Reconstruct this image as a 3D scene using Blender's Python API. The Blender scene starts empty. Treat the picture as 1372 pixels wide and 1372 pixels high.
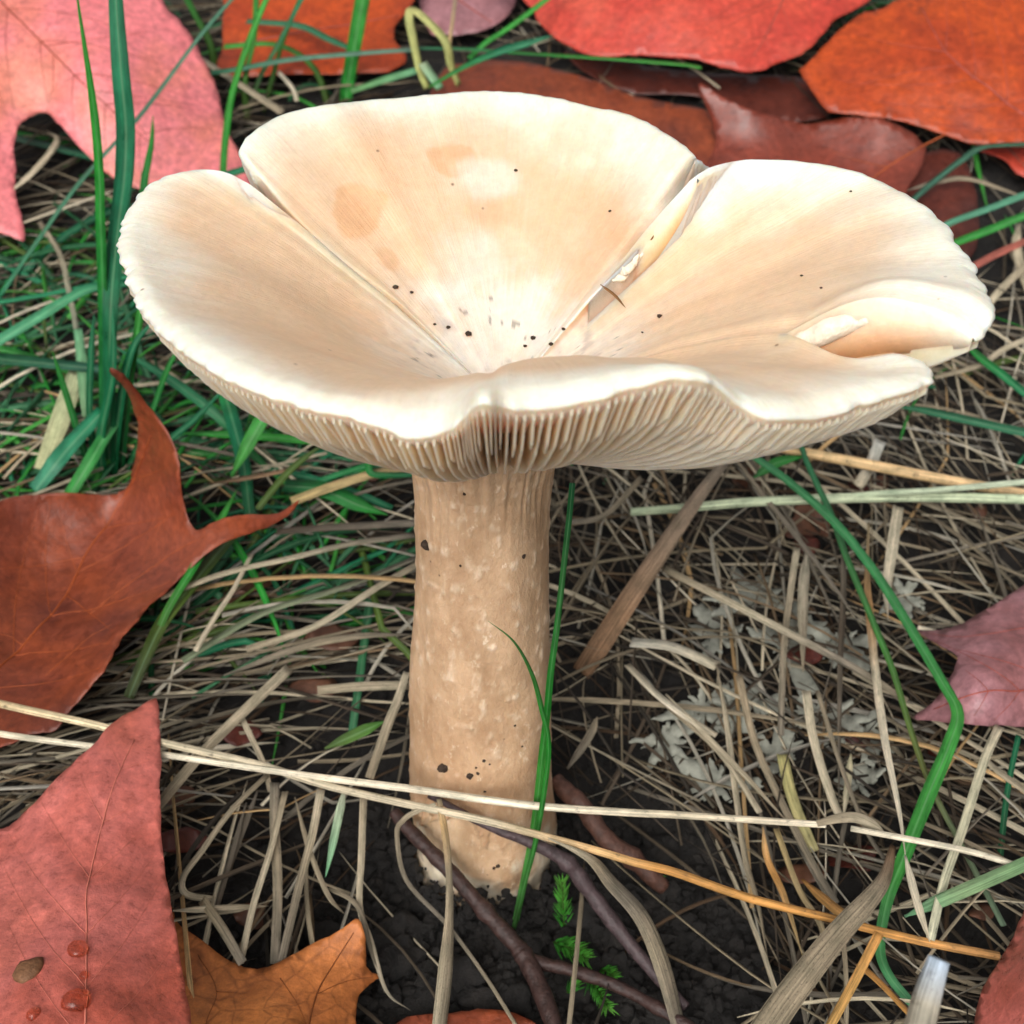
import bpy, bmesh, math, random
import numpy as np
from mathutils import Vector
from mathutils.geometry import delaunay_2d_cdt

random.seed(7)
rng = np.random.default_rng(7)
scene = bpy.context.scene
COL = scene.collection

# ------------------------------------------------------------------ camera
T = math.tan(math.radians(22.5))
PITCH = math.radians(33.0)
CAM = np.array([0.0064, -0.200, 0.2325])
cam_data = bpy.data.cameras.new('camera')
cam_data.sensor_width = 36.0
cam_data.lens = 18.0 / T
cam_data.clip_start = 0.005
cam_data.clip_end = 200.0
cam_data.dof.use_dof = True
cam_data.dof.focus_distance = 0.215
cam_data.dof.aperture_fstop = 32.0
cam = bpy.data.objects.new('camera', cam_data)
cam.location = CAM
cam.rotation_euler = (math.pi / 2 - PITCH, 0, 0)
COL.objects.link(cam)
scene.camera = cam

# ------------------------------------------------------------------ light
SUN_EL, SUN_AZ = 39.0, 196.0        # azimuth, clockwise from +Y
world = bpy.data.worlds.new('World')
scene.world = world
world.use_nodes = True
wn = world.node_tree.nodes
wl = world.node_tree.links
bg = wn['Background']
sky = wn.new('ShaderNodeTexSky')
sky.sky_type = 'NISHITA'
sky.sun_disc = False
sky.sun_elevation = math.radians(SUN_EL)
sky.sun_rotation = math.radians(SUN_AZ)
sky.air_density = 1.0
sky.dust_density = 6.0
sky.ozone_density = 1.0
grey = wn.new('ShaderNodeHueSaturation')
grey.inputs['Saturation'].default_value = 0.12     # overcast: a nearly grey sky
wl.new(sky.outputs[0], grey.inputs['Color'])
wl.new(grey.outputs[0], bg.inputs['Color'])
bg.inputs['Strength'].default_value = 0.13
sun_data = bpy.data.lights.new('sun', 'SUN')
sun_data.energy = 1.5
sun_data.angle = math.radians(50)
sun_data.color = (1.0, 0.95, 0.87)
sun = bpy.data.objects.new('sun', sun_data)
a, e = math.radians(SUN_AZ), math.radians(SUN_EL)
sun_dir = Vector((math.sin(a) * math.cos(e), math.cos(a) * math.cos(e), math.sin(e)))
sun.rotation_euler = sun_dir.to_track_quat('Z', 'Y').to_euler()
sun.location = sun_dir * 3
COL.objects.link(sun)
scene.view_settings.view_transform = 'Standard'
scene.view_settings.look = 'None'
scene.view_settings.exposure = 0.16
scene.view_settings.gamma = 1.0

# ------------------------------------------------------------------ maths
CP, SP = math.cos(PITCH), math.sin(PITCH)


def rays(px, py):
    px = np.asarray(px, float); py = np.asarray(py, float)
    u = (px - 686) / 686 * T
    v = (686 - py) / 686 * T
    return np.stack([u, CP + v * SP, -SP + v * CP], -1)


def project(P):
    P = np.asarray(P, float) - CAM
    d = P[..., 1] * CP - P[..., 2] * SP
    u = P[..., 0]
    v = P[..., 1] * SP + P[..., 2] * CP
    d = np.maximum(d, 1e-4)
    return 686 + u / d / T * 686, 686 - v / d / T * 686, d


def smooth(a, b, x):
    t = np.clip((x - a) / (b - a), 0, 1)
    return t * t * (3 - 2 * t)


def terr(x, y):
    x = np.asarray(x, float); y = np.asarray(y, float)
    sp = lambda q: np.logaddexp(0, q / 0.03) * 0.03
    z = 0.33 * (sp(y - 0.06) - sp(y - 0.95))
    d = np.sqrt(((x - 0.012) / 1.25) ** 2 + (y + 0.03) ** 2)
    return z + 0.005 + 0.016 * smooth(0.03, 0.085, d)


def hit(px, py, h, mode='h'):
    """points on the rays through (px,py) at height h (m): above the ground ('h'), absolute ('z')"""
    D = rays(px, py)
    h = np.broadcast_to(np.asarray(h, float), D.shape[:-1])
    if mode == 'z':
        t = (h - CAM[2]) / D[..., 2]
        return CAM + D * t[..., None]
    if mode == 'y':
        t = (h - CAM[1]) / D[..., 1]
        return CAM + D * t[..., None]
    lo = np.full(h.shape, 0.03); hi = np.full(h.shape, 3.0)
    ts = np.linspace(0.03, 3.0, 260)
    found = np.zeros(h.shape, bool)
    for k in range(len(ts) - 1):
        P = CAM + D * ts[k + 1]
        below = (P[..., 2] - terr(P[..., 0], P[..., 1]) < h) & ~found
        lo = np.where(below, ts[k], lo); hi = np.where(below, ts[k + 1], hi)
        found |= below
        if found.all():
            break
    for _ in range(24):
        m = (lo + hi) / 2
        P = CAM + D * m[..., None]
        b = P[..., 2] - terr(P[..., 0], P[..., 1]) < h
        hi = np.where(b, m, hi); lo = np.where(b, lo, m)
    return CAM + D * hi[..., None]


def catmull(P, n=8, closed=False):
    P = np.asarray(P, float)
    N = len(P)
    out = []
    rngi = range(N) if closed else range(N - 1)
    for i in rngi:
        if closed:
            p0, p1, p2, p3 = P[i - 1], P[i], P[(i + 1) % N], P[(i + 2) % N]
        else:
            p1, p2 = P[i], P[i + 1]
            p0 = P[i - 1] if i > 0 else 2 * p1 - p2
            p3 = P[i + 2] if i + 2 < N else 2 * p2 - p1
        t = np.arange(n)[:, None] / n
        out.append(0.5 * (2 * p1 + (p2 - p0) * t + (2 * p0 - 5 * p1 + 4 * p2 - p3) * t ** 2 + (3 * p1 - p0 - 3 * p2 + p3) * t ** 3))
    if not closed:
        out.append(P[-1:])
    return np.concatenate(out)


def resample(P, n):
    seg = np.linalg.norm(np.diff(P, axis=0), axis=1)
    s = np.concatenate([[0], np.cumsum(seg)])
    q = np.linspace(0, s[-1], n)
    return np.stack([np.interp(q, s, P[:, k]) for k in range(P.shape[1])], -1)


_H = rng.random(65536)


def vnoise(x, y, z):
    x = np.asarray(x, float); y = np.asarray(y, float); z = np.asarray(z, float)
    xi, yi, zi = np.floor(x).astype(int), np.floor(y).astype(int), np.floor(z).astype(int)
    fx, fy, fz = x - xi, y - yi, z - zi
    fx, fy, fz = [f * f * (3 - 2 * f) for f in (fx, fy, fz)]
    def h(a, b, c):
        k = (a * 73856093) ^ (b * 19349663) ^ (c * 83492791)
        return _H[(k ^ (k >> 13)) & 65535]
    r = 0
    for dx in (0, 1):
        for dy in (0, 1):
            for dz in (0, 1):
                r = r + h(xi + dx, yi + dy, zi + dz) * (fx if dx else 1 - fx) * (fy if dy else 1 - fy) * (fz if dz else 1 - fz)
    return r * 2 - 1


def fbm(P, scale, octv=3):
    P = np.asarray(P, float) * scale
    r, amp, tot = 0, 1, 0
    for o in range(octv):
        r = r + amp * vnoise(P[..., 0] + 17 * o, P[..., 1] - 9 * o, P[..., 2] + 31 * o)
        tot += amp
        amp *= 0.5
        P = P * 2.03
    return r / tot


# ------------------------------------------------------------------ mesh helpers
def mk_mesh(name, V, quads=None, tris=None, uv=None, col=None, smooth_shade=True):
    me = bpy.data.meshes.new(name)
    V = np.asarray(V, np.float32)
    q = np.asarray(quads, np.int32).reshape(-1, 4) if quads is not None and len(quads) else np.zeros((0, 4), np.int32)
    t = np.asarray(tris, np.int32).reshape(-1, 3) if tris is not None and len(tris) else np.zeros((0, 3), np.int32)
    me.vertices.add(len(V))
    me.vertices.foreach_set('co', V.ravel())
    loops = np.concatenate([q.ravel(), t.ravel()])
    me.loops.add(len(loops))
    me.loops.foreach_set('vertex_index', loops)
    n = len(q) + len(t)
    me.polygons.add(n)
    st = np.concatenate([np.arange(len(q)) * 4, len(q) * 4 + np.arange(len(t)) * 3]).astype(np.int32)
    me.polygons.foreach_set('loop_start', st)
    me.polygons.foreach_set('use_smooth', np.full(n, smooth_shade))
    me.update(calc_edges=True)
    me.validate()
    if uv is not None:
        l = me.uv_layers.new(name='UVMap')
        li = np.empty(len(me.loops), np.int32)
        me.loops.foreach_get('vertex_index', li)
        l.data.foreach_set('uv', np.asarray(uv, np.float32)[li].ravel())
    if col is not None:
        c = np.asarray(col, np.float32)
        if c.shape[1] == 3:
            c = np.concatenate([c, np.ones((len(c), 1), np.float32)], 1)
        at = me.color_attributes.new('Col', 'FLOAT_COLOR', 'POINT')
        at.data.foreach_set('color', c.ravel())
    return me


def link(name, me, mat=None, parent=None, label=None, cat=None, group=None, kind=None):
    o = bpy.data.objects.new(name, me)
    COL.objects.link(o)
    if mat is not None and me is not None:
        me.materials.append(mat)
    if parent is not None:
        o.parent = parent
    if label: o['label'] = label
    if cat: o['category'] = cat
    if group: o['group'] = group
    if kind: o['kind'] = kind
    return o


def recalc(me):
    bm = bmesh.new(); bm.from_mesh(me)
    bmesh.ops.recalc_face_normals(bm, faces=bm.faces)
    bm.to_mesh(me); bm.free()


# ------------------------------------------------------------------ materials
def new_mat(name):
    m = bpy.data.materials.new(name)
    m.use_nodes = True
    nt = m.node_tree
    return m, nt, nt.nodes, nt.links, nt.nodes['Principled BSDF']


def nd(nodes, typ, **kw):
    n = nodes.new(typ)
    for k, v in kw.items():
        setattr(n, k, v)
    return n


def noise_node(N, L, vec, scale, detail=4, rough=0.55):
    n = N.new('ShaderNodeTexNoise')
    n.inputs['Scale'].default_value = scale
    n.inputs['Detail'].default_value = detail
    n.inputs['Roughness'].default_value = rough
    if vec is not None:
        L.new(vec, n.inputs['Vector'])
    return n


def ramp(N, L, fac, stops):
    r = N.new('ShaderNodeValToRGB')
    el = r.color_ramp.elements
    while len(el) < len(stops):
        el.new(0.5)
    for x, (p, c) in zip(el, stops):
        x.position = p
        x.color = (*c, 1) if len(c) == 3 else c
    L.new(fac, r.inputs['Fac'])
    return r


def mixc(N, L, a, b, fac, mode='MIX'):
    m = N.new('ShaderNodeMix')
    m.data_type = 'RGBA'; m.blend_type = mode
    for sock, v in ((m.inputs[0], fac), (m.inputs[6], a), (m.inputs[7], b)):
        if hasattr(v, 'is_linked'):
            L.new(v, sock)
        else:
            sock.default_value = v if not isinstance(v, tuple) else ((*v, 1) if len(v) == 3 else v)
    return m.outputs[2]


def bump(N, L, height, strength, dist):
    b = N.new('ShaderNodeBump')
    b.inputs['Strength'].default_value = strength
    b.inputs['Distance'].default_value = dist
    L.new(height, b.inputs['Height'])
    return b.outputs[0]


def mat_blade(name, rough, trans, streak, spots=False, spec=0.4, rib=0.0, mould=0.0, bmp=0.0005):
    m, nt, N, L, P = new_mat(name)
    at = N.new('ShaderNodeVertexColor'); at.layer_name = 'Col'
    uv = N.new('ShaderNodeUVMap'); uv.uv_map = 'UVMap'

    def nz(sx, sy, scale, det, ro):
        mp = N.new('ShaderNodeMapping'); mp.inputs['Scale'].default_value = (sx, sy, 1)
        L.new(uv.outputs[0], mp.inputs['Vector'])
        return noise_node(N, L, mp.outputs[0], scale, det, ro)
    n1 = nz(9, 0.22, 1.5, 4, 0.7)          # parallel veins
    k = ramp(N, L, n1.outputs[0], [(0.32, (1 - streak,) * 3), (0.66, (1 + streak,) * 3)])
    c = mixc(N, L, at.outputs[0], k.outputs[0], 1.0, 'MULTIPLY')
    n2 = nz(1.2, 1.0, 1.5, 4, 0.6)         # patchy wear
    k2 = ramp(N, L, n2.outputs[0], [(0.3, (0.62, 0.64, 0.60)), (0.7, (1.25, 1.2, 1.15))])
    c = mixc(N, L, c, k2.outputs[0], 1.0, 'MULTIPLY')
    sx = N.new('ShaderNodeSeparateXYZ'); L.new(uv.outputs[0], sx.inputs[0])
    if rib:
        d = N.new('ShaderNodeMath'); d.operation = 'SUBTRACT'; L.new(sx.outputs[0], d.inputs[0]); d.inputs[1].default_value = 0.5
        ab = N.new('ShaderNodeMath'); ab.operation = 'ABSOLUTE'; L.new(d.outputs[0], ab.inputs[0])
        kr = ramp(N, L, ab.outputs[0], [(0.0, (rib,) * 3), (0.09, (0, 0, 0))])
        c = mixc(N, L, c, (0.30, 0.50, 0.28), kr.outputs[0])
    if mould:
        n4 = nz(2.2, 2.0, 2.2, 5, 0.75)
        k4 = ramp(N, L, n4.outputs[0], [(0.56, (0, 0, 0)), (0.70, (mould,) * 3)])
        c = mixc(N, L, c, (0.045, 0.035, 0.026), k4.outputs[0])
    if spots:
        n3 = nz(3.0, 3.0, 4.0, 4, 0.75)
        k3 = ramp(N, L, n3.outputs[0], [(0.55, (0, 0, 0)), (0.64, (0.7,) * 3)])
        c = mixc(N, L, c, (0.06, 0.045, 0.035), k3.outputs[0])
    L.new(c, P.inputs['Base Color'])
    kr2 = ramp(N, L, n2.outputs[0], [(0.3, (rough - 0.1,) * 3), (0.7, (rough + 0.1,) * 3)])
    L.new(kr2.outputs[0], P.inputs['Roughness'])
    P.inputs['Specular IOR Level'].default_value = spec
    L.new(bump(N, L, n1.outputs[0], 0.8, bmp), P.inputs['Normal'])
    tr = N.new('ShaderNodeBsdfTranslucent')
    L.new(c, tr.inputs['Color'])
    ms = N.new('ShaderNodeMixShader'); ms.inputs[0].default_value = trans
    L.new(P.outputs[0], ms.inputs[1]); L.new(tr.outputs[0], ms.inputs[2])
    L.new(ms.outputs[0], N['Material Output'].inputs['Surface'])
    return m


M_GREEN = mat_blade('grass_green', 0.36, 0.28, 0.38, spec=0.5, rib=0.35)
M_STRAW = mat_blade('dry_straw', 0.6, 0.10, 0.55, spec=0.3, mould=0.75)
M_SPOT = mat_blade('spotted_dry_blade', 0.65, 0.08, 0.45, spots=True, spec=0.25)


def mat_leaf(name, c1, c2, c3, rough=0.42, spec=0.5, vein=(0.12, 0.03, 0.02), veinamt=0.35, coat=0.22, blotch=0.0, mott=0.8):
    m, nt, N, L, P = new_mat(name)
    tc = N.new('ShaderNodeTexCoord')
    big = noise_node(N, L, tc.outputs['Object'], 28, 3, 0.5)
    r1 = ramp(N, L, big.outputs[0], [(0.36, c1), (0.52, c2), (0.68, c3)])
    fine = noise_node(N, L, tc.outputs['Object'], 420, 6, 0.7)
    kf = ramp(N, L, fine.outputs[0], [(0.3, (0.62,) * 3), (0.72, (1.25,) * 3)])
    mid = noise_node(N, L, tc.outputs['Object'], 170, 5, 0.7)
    km = ramp(N, L, mid.outputs[0], [(0.3, (1 - 0.30 * mott, 1 - 0.34 * mott, 1 - 0.34 * mott)), (0.68, (1 + 0.22 * mott, 1 + 0.25 * mott, 1 + 0.25 * mott))])
    c = mixc(N, L, r1.outputs[0], kf.outputs[0], 1.0, 'MULTIPLY')
    c = mixc(N, L, c, km.outputs[0], 1.0, 'MULTIPLY')
    warp = noise_node(N, L, tc.outputs['Object'], 90, 2)
    wv = N.new('ShaderNodeVectorMath'); wv.operation = 'MULTIPLY_ADD'
    wv.inputs[1].default_value = (0.006,) * 3
    L.new(warp.outputs['Color'], wv.inputs[0]); L.new(tc.outputs['Object'], wv.inputs[2])
    vo = N.new('ShaderNodeTexVoronoi'); vo.feature = 'DISTANCE_TO_EDGE'
    vo.inputs['Scale'].default_value = 150
    L.new(wv.outputs[0], vo.inputs['Vector'])
    kv = ramp(N, L, vo.outputs['Distance'], [(0.0, (veinamt,) * 3), (0.06, (0, 0, 0))])
    c = mixc(N, L, c, vein, kv.outputs[0])
    if blotch:
        bn = noise_node(N, L, tc.outputs['Object'], 75, 4, 0.6)
        kb = ramp(N, L, bn.outputs[0], [(0.62, (0, 0, 0)), (0.74, (blotch,) * 3)])
        c = mixc(N, L, c, (0.05, 0.018, 0.012), kb.outputs[0])
    L.new(c, P.inputs['Base Color'])
    rr = ramp(N, L, fine.outputs[0], [(0.3, (rough - 0.1,) * 3), (0.7, (rough + 0.12,) * 3)])
    L.new(rr.outputs[0], P.inputs['Roughness'])
    P.inputs['Specular IOR Level'].default_value = spec
    P.inputs['Coat Weight'].default_value = coat
    P.inputs['Coat Roughness'].default_value = 0.25
    mx = N.new('ShaderNodeMath'); mx.operation = 'MULTIPLY_ADD'
    L.new(fine.outputs[0], mx.inputs[0]); mx.inputs[1].default_value = 0.5
    L.new(warp.outputs[0], mx.inputs[2])
    L.new(bump(N, L, mx.outputs[0], 0.7, 0.0011), P.inputs['Normal'])
    tr = N.new('ShaderNodeBsdfTranslucent'); L.new(c, tr.inputs['Color'])
    ms = N.new('ShaderNodeMixShader'); ms.inputs[0].default_value = 0.12
    L.new(P.outputs[0], ms.inputs[1]); L.new(tr.outputs[0], ms.inputs[2])
    L.new(ms.outputs[0], N['Material Output'].inputs['Surface'])
    return m


def mat_plain(name, col, rough=0.6, var=0.3, scale=300, spec=0.3, bmp=0.0005):
    m, nt, N, L, P = new_mat(name)
    tc = N.new('ShaderNodeTexCoord')
    n = noise_node(N, L, tc.outputs['Object'], scale, 5, 0.65)
    k = ramp(N, L, n.outputs[0], [(0.3, tuple(c * (1 - var) for c in col)), (0.7, tuple(min(1, c * (1 + var)) for c in col))])
    L.new(k.outputs[0], P.inputs['Base Color'])
    P.inputs['Roughness'].default_value = rough
    P.inputs['Specular IOR Level'].default_value = spec
    L.new(bump(N, L, n.outputs[0], 0.7, bmp), P.inputs['Normal'])
    return m


# ------------------------------------------------------------------ ground
def axis(lo, hi, step, far, grow=1.25):
    a = list(np.arange(lo, hi + step / 2, step))
    s = step; x = a[-1]
    while x < far:
        s *= grow; x += s; a.append(x)
    s = step; x = a[0]; b = []
    while x > -far:
        s *= grow; x -= s; b.append(x)
    return np.array(b[::-1] + a)


def soil_z(x, y):
    P = np.stack([x, y, np.zeros_like(x)], -1)
    return terr(x, y) + 0.0040 * fbm(P, 80, 3) + 0.0040 * np.abs(fbm(P, 170, 3)) + 0.0014 * fbm(P, 520, 2) - 0.001


gx = axis(-0.26, 0.26, 0.0025, 25)
gy = axis(-0.15, 0.50, 0.003, 25)
GX, GY = np.meshgrid(gx, gy)
GV = np.stack([GX, GY, soil_z(GX, GY)], -1).reshape(-1, 3)
nx_, ny_ = len(gx), len(gy)
ii = (np.arange(ny_ - 1)[:, None] * nx_ + np.arange(nx_ - 1)[None, :]).ravel()
me = mk_mesh('ground', GV, np.stack([ii, ii + 1, ii + 1 + nx_, ii + nx_], -1))
m, nt, N, L, P = new_mat('dark_soil')
tc = N.new('ShaderNodeTexCoord')
n1 = noise_node(N, L, tc.outputs['Object'], 160, 6, 0.7)
k = ramp(N, L, n1.outputs[0], [(0.3, (0.006, 0.005, 0.0045)), (0.55, (0.017, 0.014, 0.012)), (0.85, (0.05, 0.04, 0.033))])
L.new(k.outputs[0], P.inputs['Base Color'])
P.inputs['Roughness'].default_value = 0.75
n2 = noise_node(N, L, tc.outputs['Object'], 700, 6, 0.75)
L.new(bump(N, L, n2.outputs[0], 1.0, 0.0018), P.inputs['Normal'])
M_SOIL = m
link('ground', me, M_SOIL, kind='structure')

# ------------------------------------------------------------------ the mushroom
R_STEM = 0.0145


def rimpts(lst):
    q = np.array(lst, float)
    P = hit(q[:, 0], q[:, 1], q[:, 2] / 100, 'z')
    return catmull(P, 10)


S1 = rimpts([(347, 283, 15.3), (332, 250, 15.8), (306, 231, 16.0), (284, 222, 16.1), (262, 221, 16.1), (235, 226, 16.1), (205, 240, 16.0),
             (180, 262, 15.9), (163, 292, 15.8), (161, 325, 15.8), (172, 362, 15.8), (190, 400, 15.8), (215, 432, 15.8), (255, 465, 15.85),
             (300, 490, 15.9), (350, 512, 15.9), (400, 527, 15.9), (450, 539, 15.9), (500, 553, 15.8), (535, 567, 15.7), (560, 569, 15.7),
             (590, 562, 15.8), (615, 546, 16.1), (635, 523, 16.5), (652, 517, 16.6), (675, 525, 16.4), (710, 530, 16.3), (760, 526, 16.3),
             (810, 515, 16.4), (860, 500, 16.5), (900, 491, 16.6), (935, 490, 16.6), (965, 502, 16.4), (990, 522, 16.1), (1020, 538, 15.9),
             (1060, 545, 15.8), (1100, 541, 15.7), (1150, 529, 15.7), (1200, 514, 15.7), (1235, 502, 15.7), (1249, 490, 15.7), (1243, 475, 15.7), (1222, 466, 15.65)])
S2 = rimpts([(1308, 441, 16.0), (1322, 430, 16.05), (1330, 407, 16.2), (1326, 385, 16.2), (1313, 362, 16.2), (1304, 340, 16.2), (1285, 312, 16.3),
             (1262, 286, 16.3), (1230, 261, 16.4), (1195, 241, 16.4), (1150, 223, 16.5), (1100, 211, 16.5), (1060, 206, 16.5), (1015, 205, 16.5),
             (985, 210, 16.45), (955, 219, 16.4), (936, 231, 16.3)])
S3 = rimpts([(968, 236, 15.5), (950, 219, 15.9), (932, 204, 16.25), (910, 185, 16.4), (880, 164, 16.5), (840, 146, 16.6), (790, 135, 16.7), (740, 122, 16.8),
             (690, 116, 16.8), (640, 115, 16.8), (590, 118, 16.8), (540, 121, 16.8), (490, 125, 16.8), (440, 132, 16.8), (400, 141, 16.7),
             (365, 153, 16.6), (335, 172, 16.5), (320, 193, 16.3), (328, 212, 16.1), (341, 236, 15.8), (353, 262, 15.3), (360, 284, 14.8)])
CEN = np.array([0.0045, 0.0085, 0.1215])


class Sector:
    """one lobe of the cap between two tears"""

    def __init__(s, R, n, e, hump0, hump1, ts0, ts1):
        s.R = resample(R, n)
        L_ = np.concatenate([[0], np.cumsum(np.linalg.norm(np.diff(s.R, axis=0), axis=1))])
        s.L = L_
        s.e, s.h0, s.h1, s.ts0, s.ts1 = e, np.array(hump0), np.array(hump1), ts0, ts1


secs = [Sector(S1, 460, 2.0, (-0.001, -0.001, 0.0006), (-0.001, -0.0015, -0.0022), 0.42, 0.70),
        Sector(S2, 230, 1.9, (-0.001, 0.0034, 0.0030), (0.0, 0.0, 0.0010), 0.70, 0.46),
        Sector(S3, 260, 1.45, (0.0, 0.0, -0.0022), (-0.003, -0.003, -0.0028), 0.46, 0.42)]
for k in range(3):
    A, B = secs[k], secs[(k + 1) % 3]
    Mid = (A.R[-1] + B.R[0]) / 2 if k != 1 else A.R[-1].copy()
    A.m1 = Mid; B.m0 = Mid
SIG = 0.010
E_EDGE = 1.7
for s in secs:
    d0 = s.L; d1 = s.L[-1] - s.L
    g0 = np.exp(-(d0 / SIG) ** 2); g1 = np.exp(-(d1 / SIG) ** 2)
    s.g0, s.g1 = g0, g1
    s.J = s.R + (s.m0 - s.R[0]) * g0[:, None] + (s.m1 - s.R[-1]) * g1[:, None]
    k_ = secs.index(s)
    if k_ == 0:
        q_ = project(s.R)[0]
        ex = np.interp(q_, [160, 480, 620, 760, 900, 1020, 1200], [1.30, 1.40, 1.48, 1.48, 1.48, 1.55, 1.5])
        s.ex = 1.14 + (ex - 1.14) * smooth(0.0, 0.03, d0)
    elif k_ == 1:
        s.ex = np.interp(d0 / s.L[-1], [0, 0.3, 0.6, 1], [1.5, 1.4, 1.25, 1.0])
    else:
        s.ex = np.interp(d0 / s.L[-1], [0, 0.25, 0.6, 1], [1.0, 1.12, 1.2, 1.14])
    # smoothed rim height: the crimps of the margin fade quickly inwards
    ker = np.hanning(121); ker /= ker.sum()
    zp = np.pad(s.J[:, 2], 60, mode='edge')
    s.zs = np.convolve(zp, ker, 'valid')
    mixw = np.clip(g0 + g1, 0, 1)
    s.zs = s.zs * (1 - mixw) + s.J[:, 2] * mixw
    tang = np.gradient(s.R, axis=0)
    s.tan = tang / np.linalg.norm(tang, axis=1)[:, None]


def cap_top(s, t):
    """(n_s, n_t, 3) upper surface"""
    t = np.asarray(t, float)[None, :]
    J = s.J
    f = 1 - (1 - t) ** s.ex[:, None]
    f = f * smooth(-0.12, 0.14, t) 
    P = np.empty((len(J), t.shape[1], 3))
    P[..., 0] = CEN[0] + (J[:, 0:1] - CEN[0]) * t
    P[..., 1] = CEN[1] + (J[:, 1:2] - CEN[1]) * t
    P[..., 2] = CEN[2] + (s.zs[:, None] - CEN[2]) * f + (J[:, 2] - s.zs)[:, None] * t ** 9
    w0 = smooth(s.ts0, 1.0, t) * s.g0[:, None]
    w1 = smooth(s.ts1, 1.0, t) * s.g1[:, None]
    w0 = smooth(max(s.ts0, 0.7), 1.0, t) * s.g0[:, None]; w1 = smooth(max(s.ts1, 0.6), 1.0, t) * s.g1[:, None]
    W = np.clip(w0 / np.maximum(s.g0[:, None], 1e-9) * (s.g0 / np.maximum(s.g0 + s.g1, 1e-9))[:, None] + w1 / np.maximum(s.g1[:, None], 1e-9) * (s.g1 / np.maximum(s.g0 + s.g1, 1e-9))[:, None], 0, 1)
    P += W[..., None] * (s.R - s.J)[:, None, :]
    b0 = np.sin(np.pi * np.clip((t - s.ts0) / (1 - s.ts0), 0, 1) ** 1.15) * s.g0[:, None] ** 0.5
    b1 = np.sin(np.pi * np.clip((t - s.ts1) / (1 - s.ts1), 0, 1) ** 1.15) * s.g1[:, None] ** 0.5
    P += b0[..., None] * s.h0 + b1[..., None] * s.h1
    # gentle undulation and small radial ripples
    Q = P.copy(); Q[..., 2] = 0
    P[..., 2] += 0.0011 * fbm(Q, 55, 2) * smooth(0.1, 0.5, t) * (1 - smooth(0.9, 1, t) * 0.5)
    ang = np.arctan2(J[:, 1] - CEN[1], J[:, 0] - CEN[0])[:, None]
    P[..., 2] += 0.0001 * vnoise(ang * 22, t * 2.5, t * 0) * t
    P[..., 2] -= 0.0011 * np.clip((t - 0.955) / 0.045, 0, 1) ** 2
    return P


def cap_low(s, t, top):
    """z of the gill edges under the upper surface 'top'"""
    tt = np.asarray(t, float)[None, :]
    dist = np.linalg.norm(s.R[:, :2], axis=1)
    tst = (R_STEM * 0.9 / dist)[:, None]
    u = np.clip((1 - tt) / (1 - tst), 0, 1)
    zr = top[:, -1, 2][:, None] - 0.0016
    z = zr - (zr - 0.1175) * u ** 0.67 
    return np.minimum(z, top[..., 2] - 0.0009)


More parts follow.
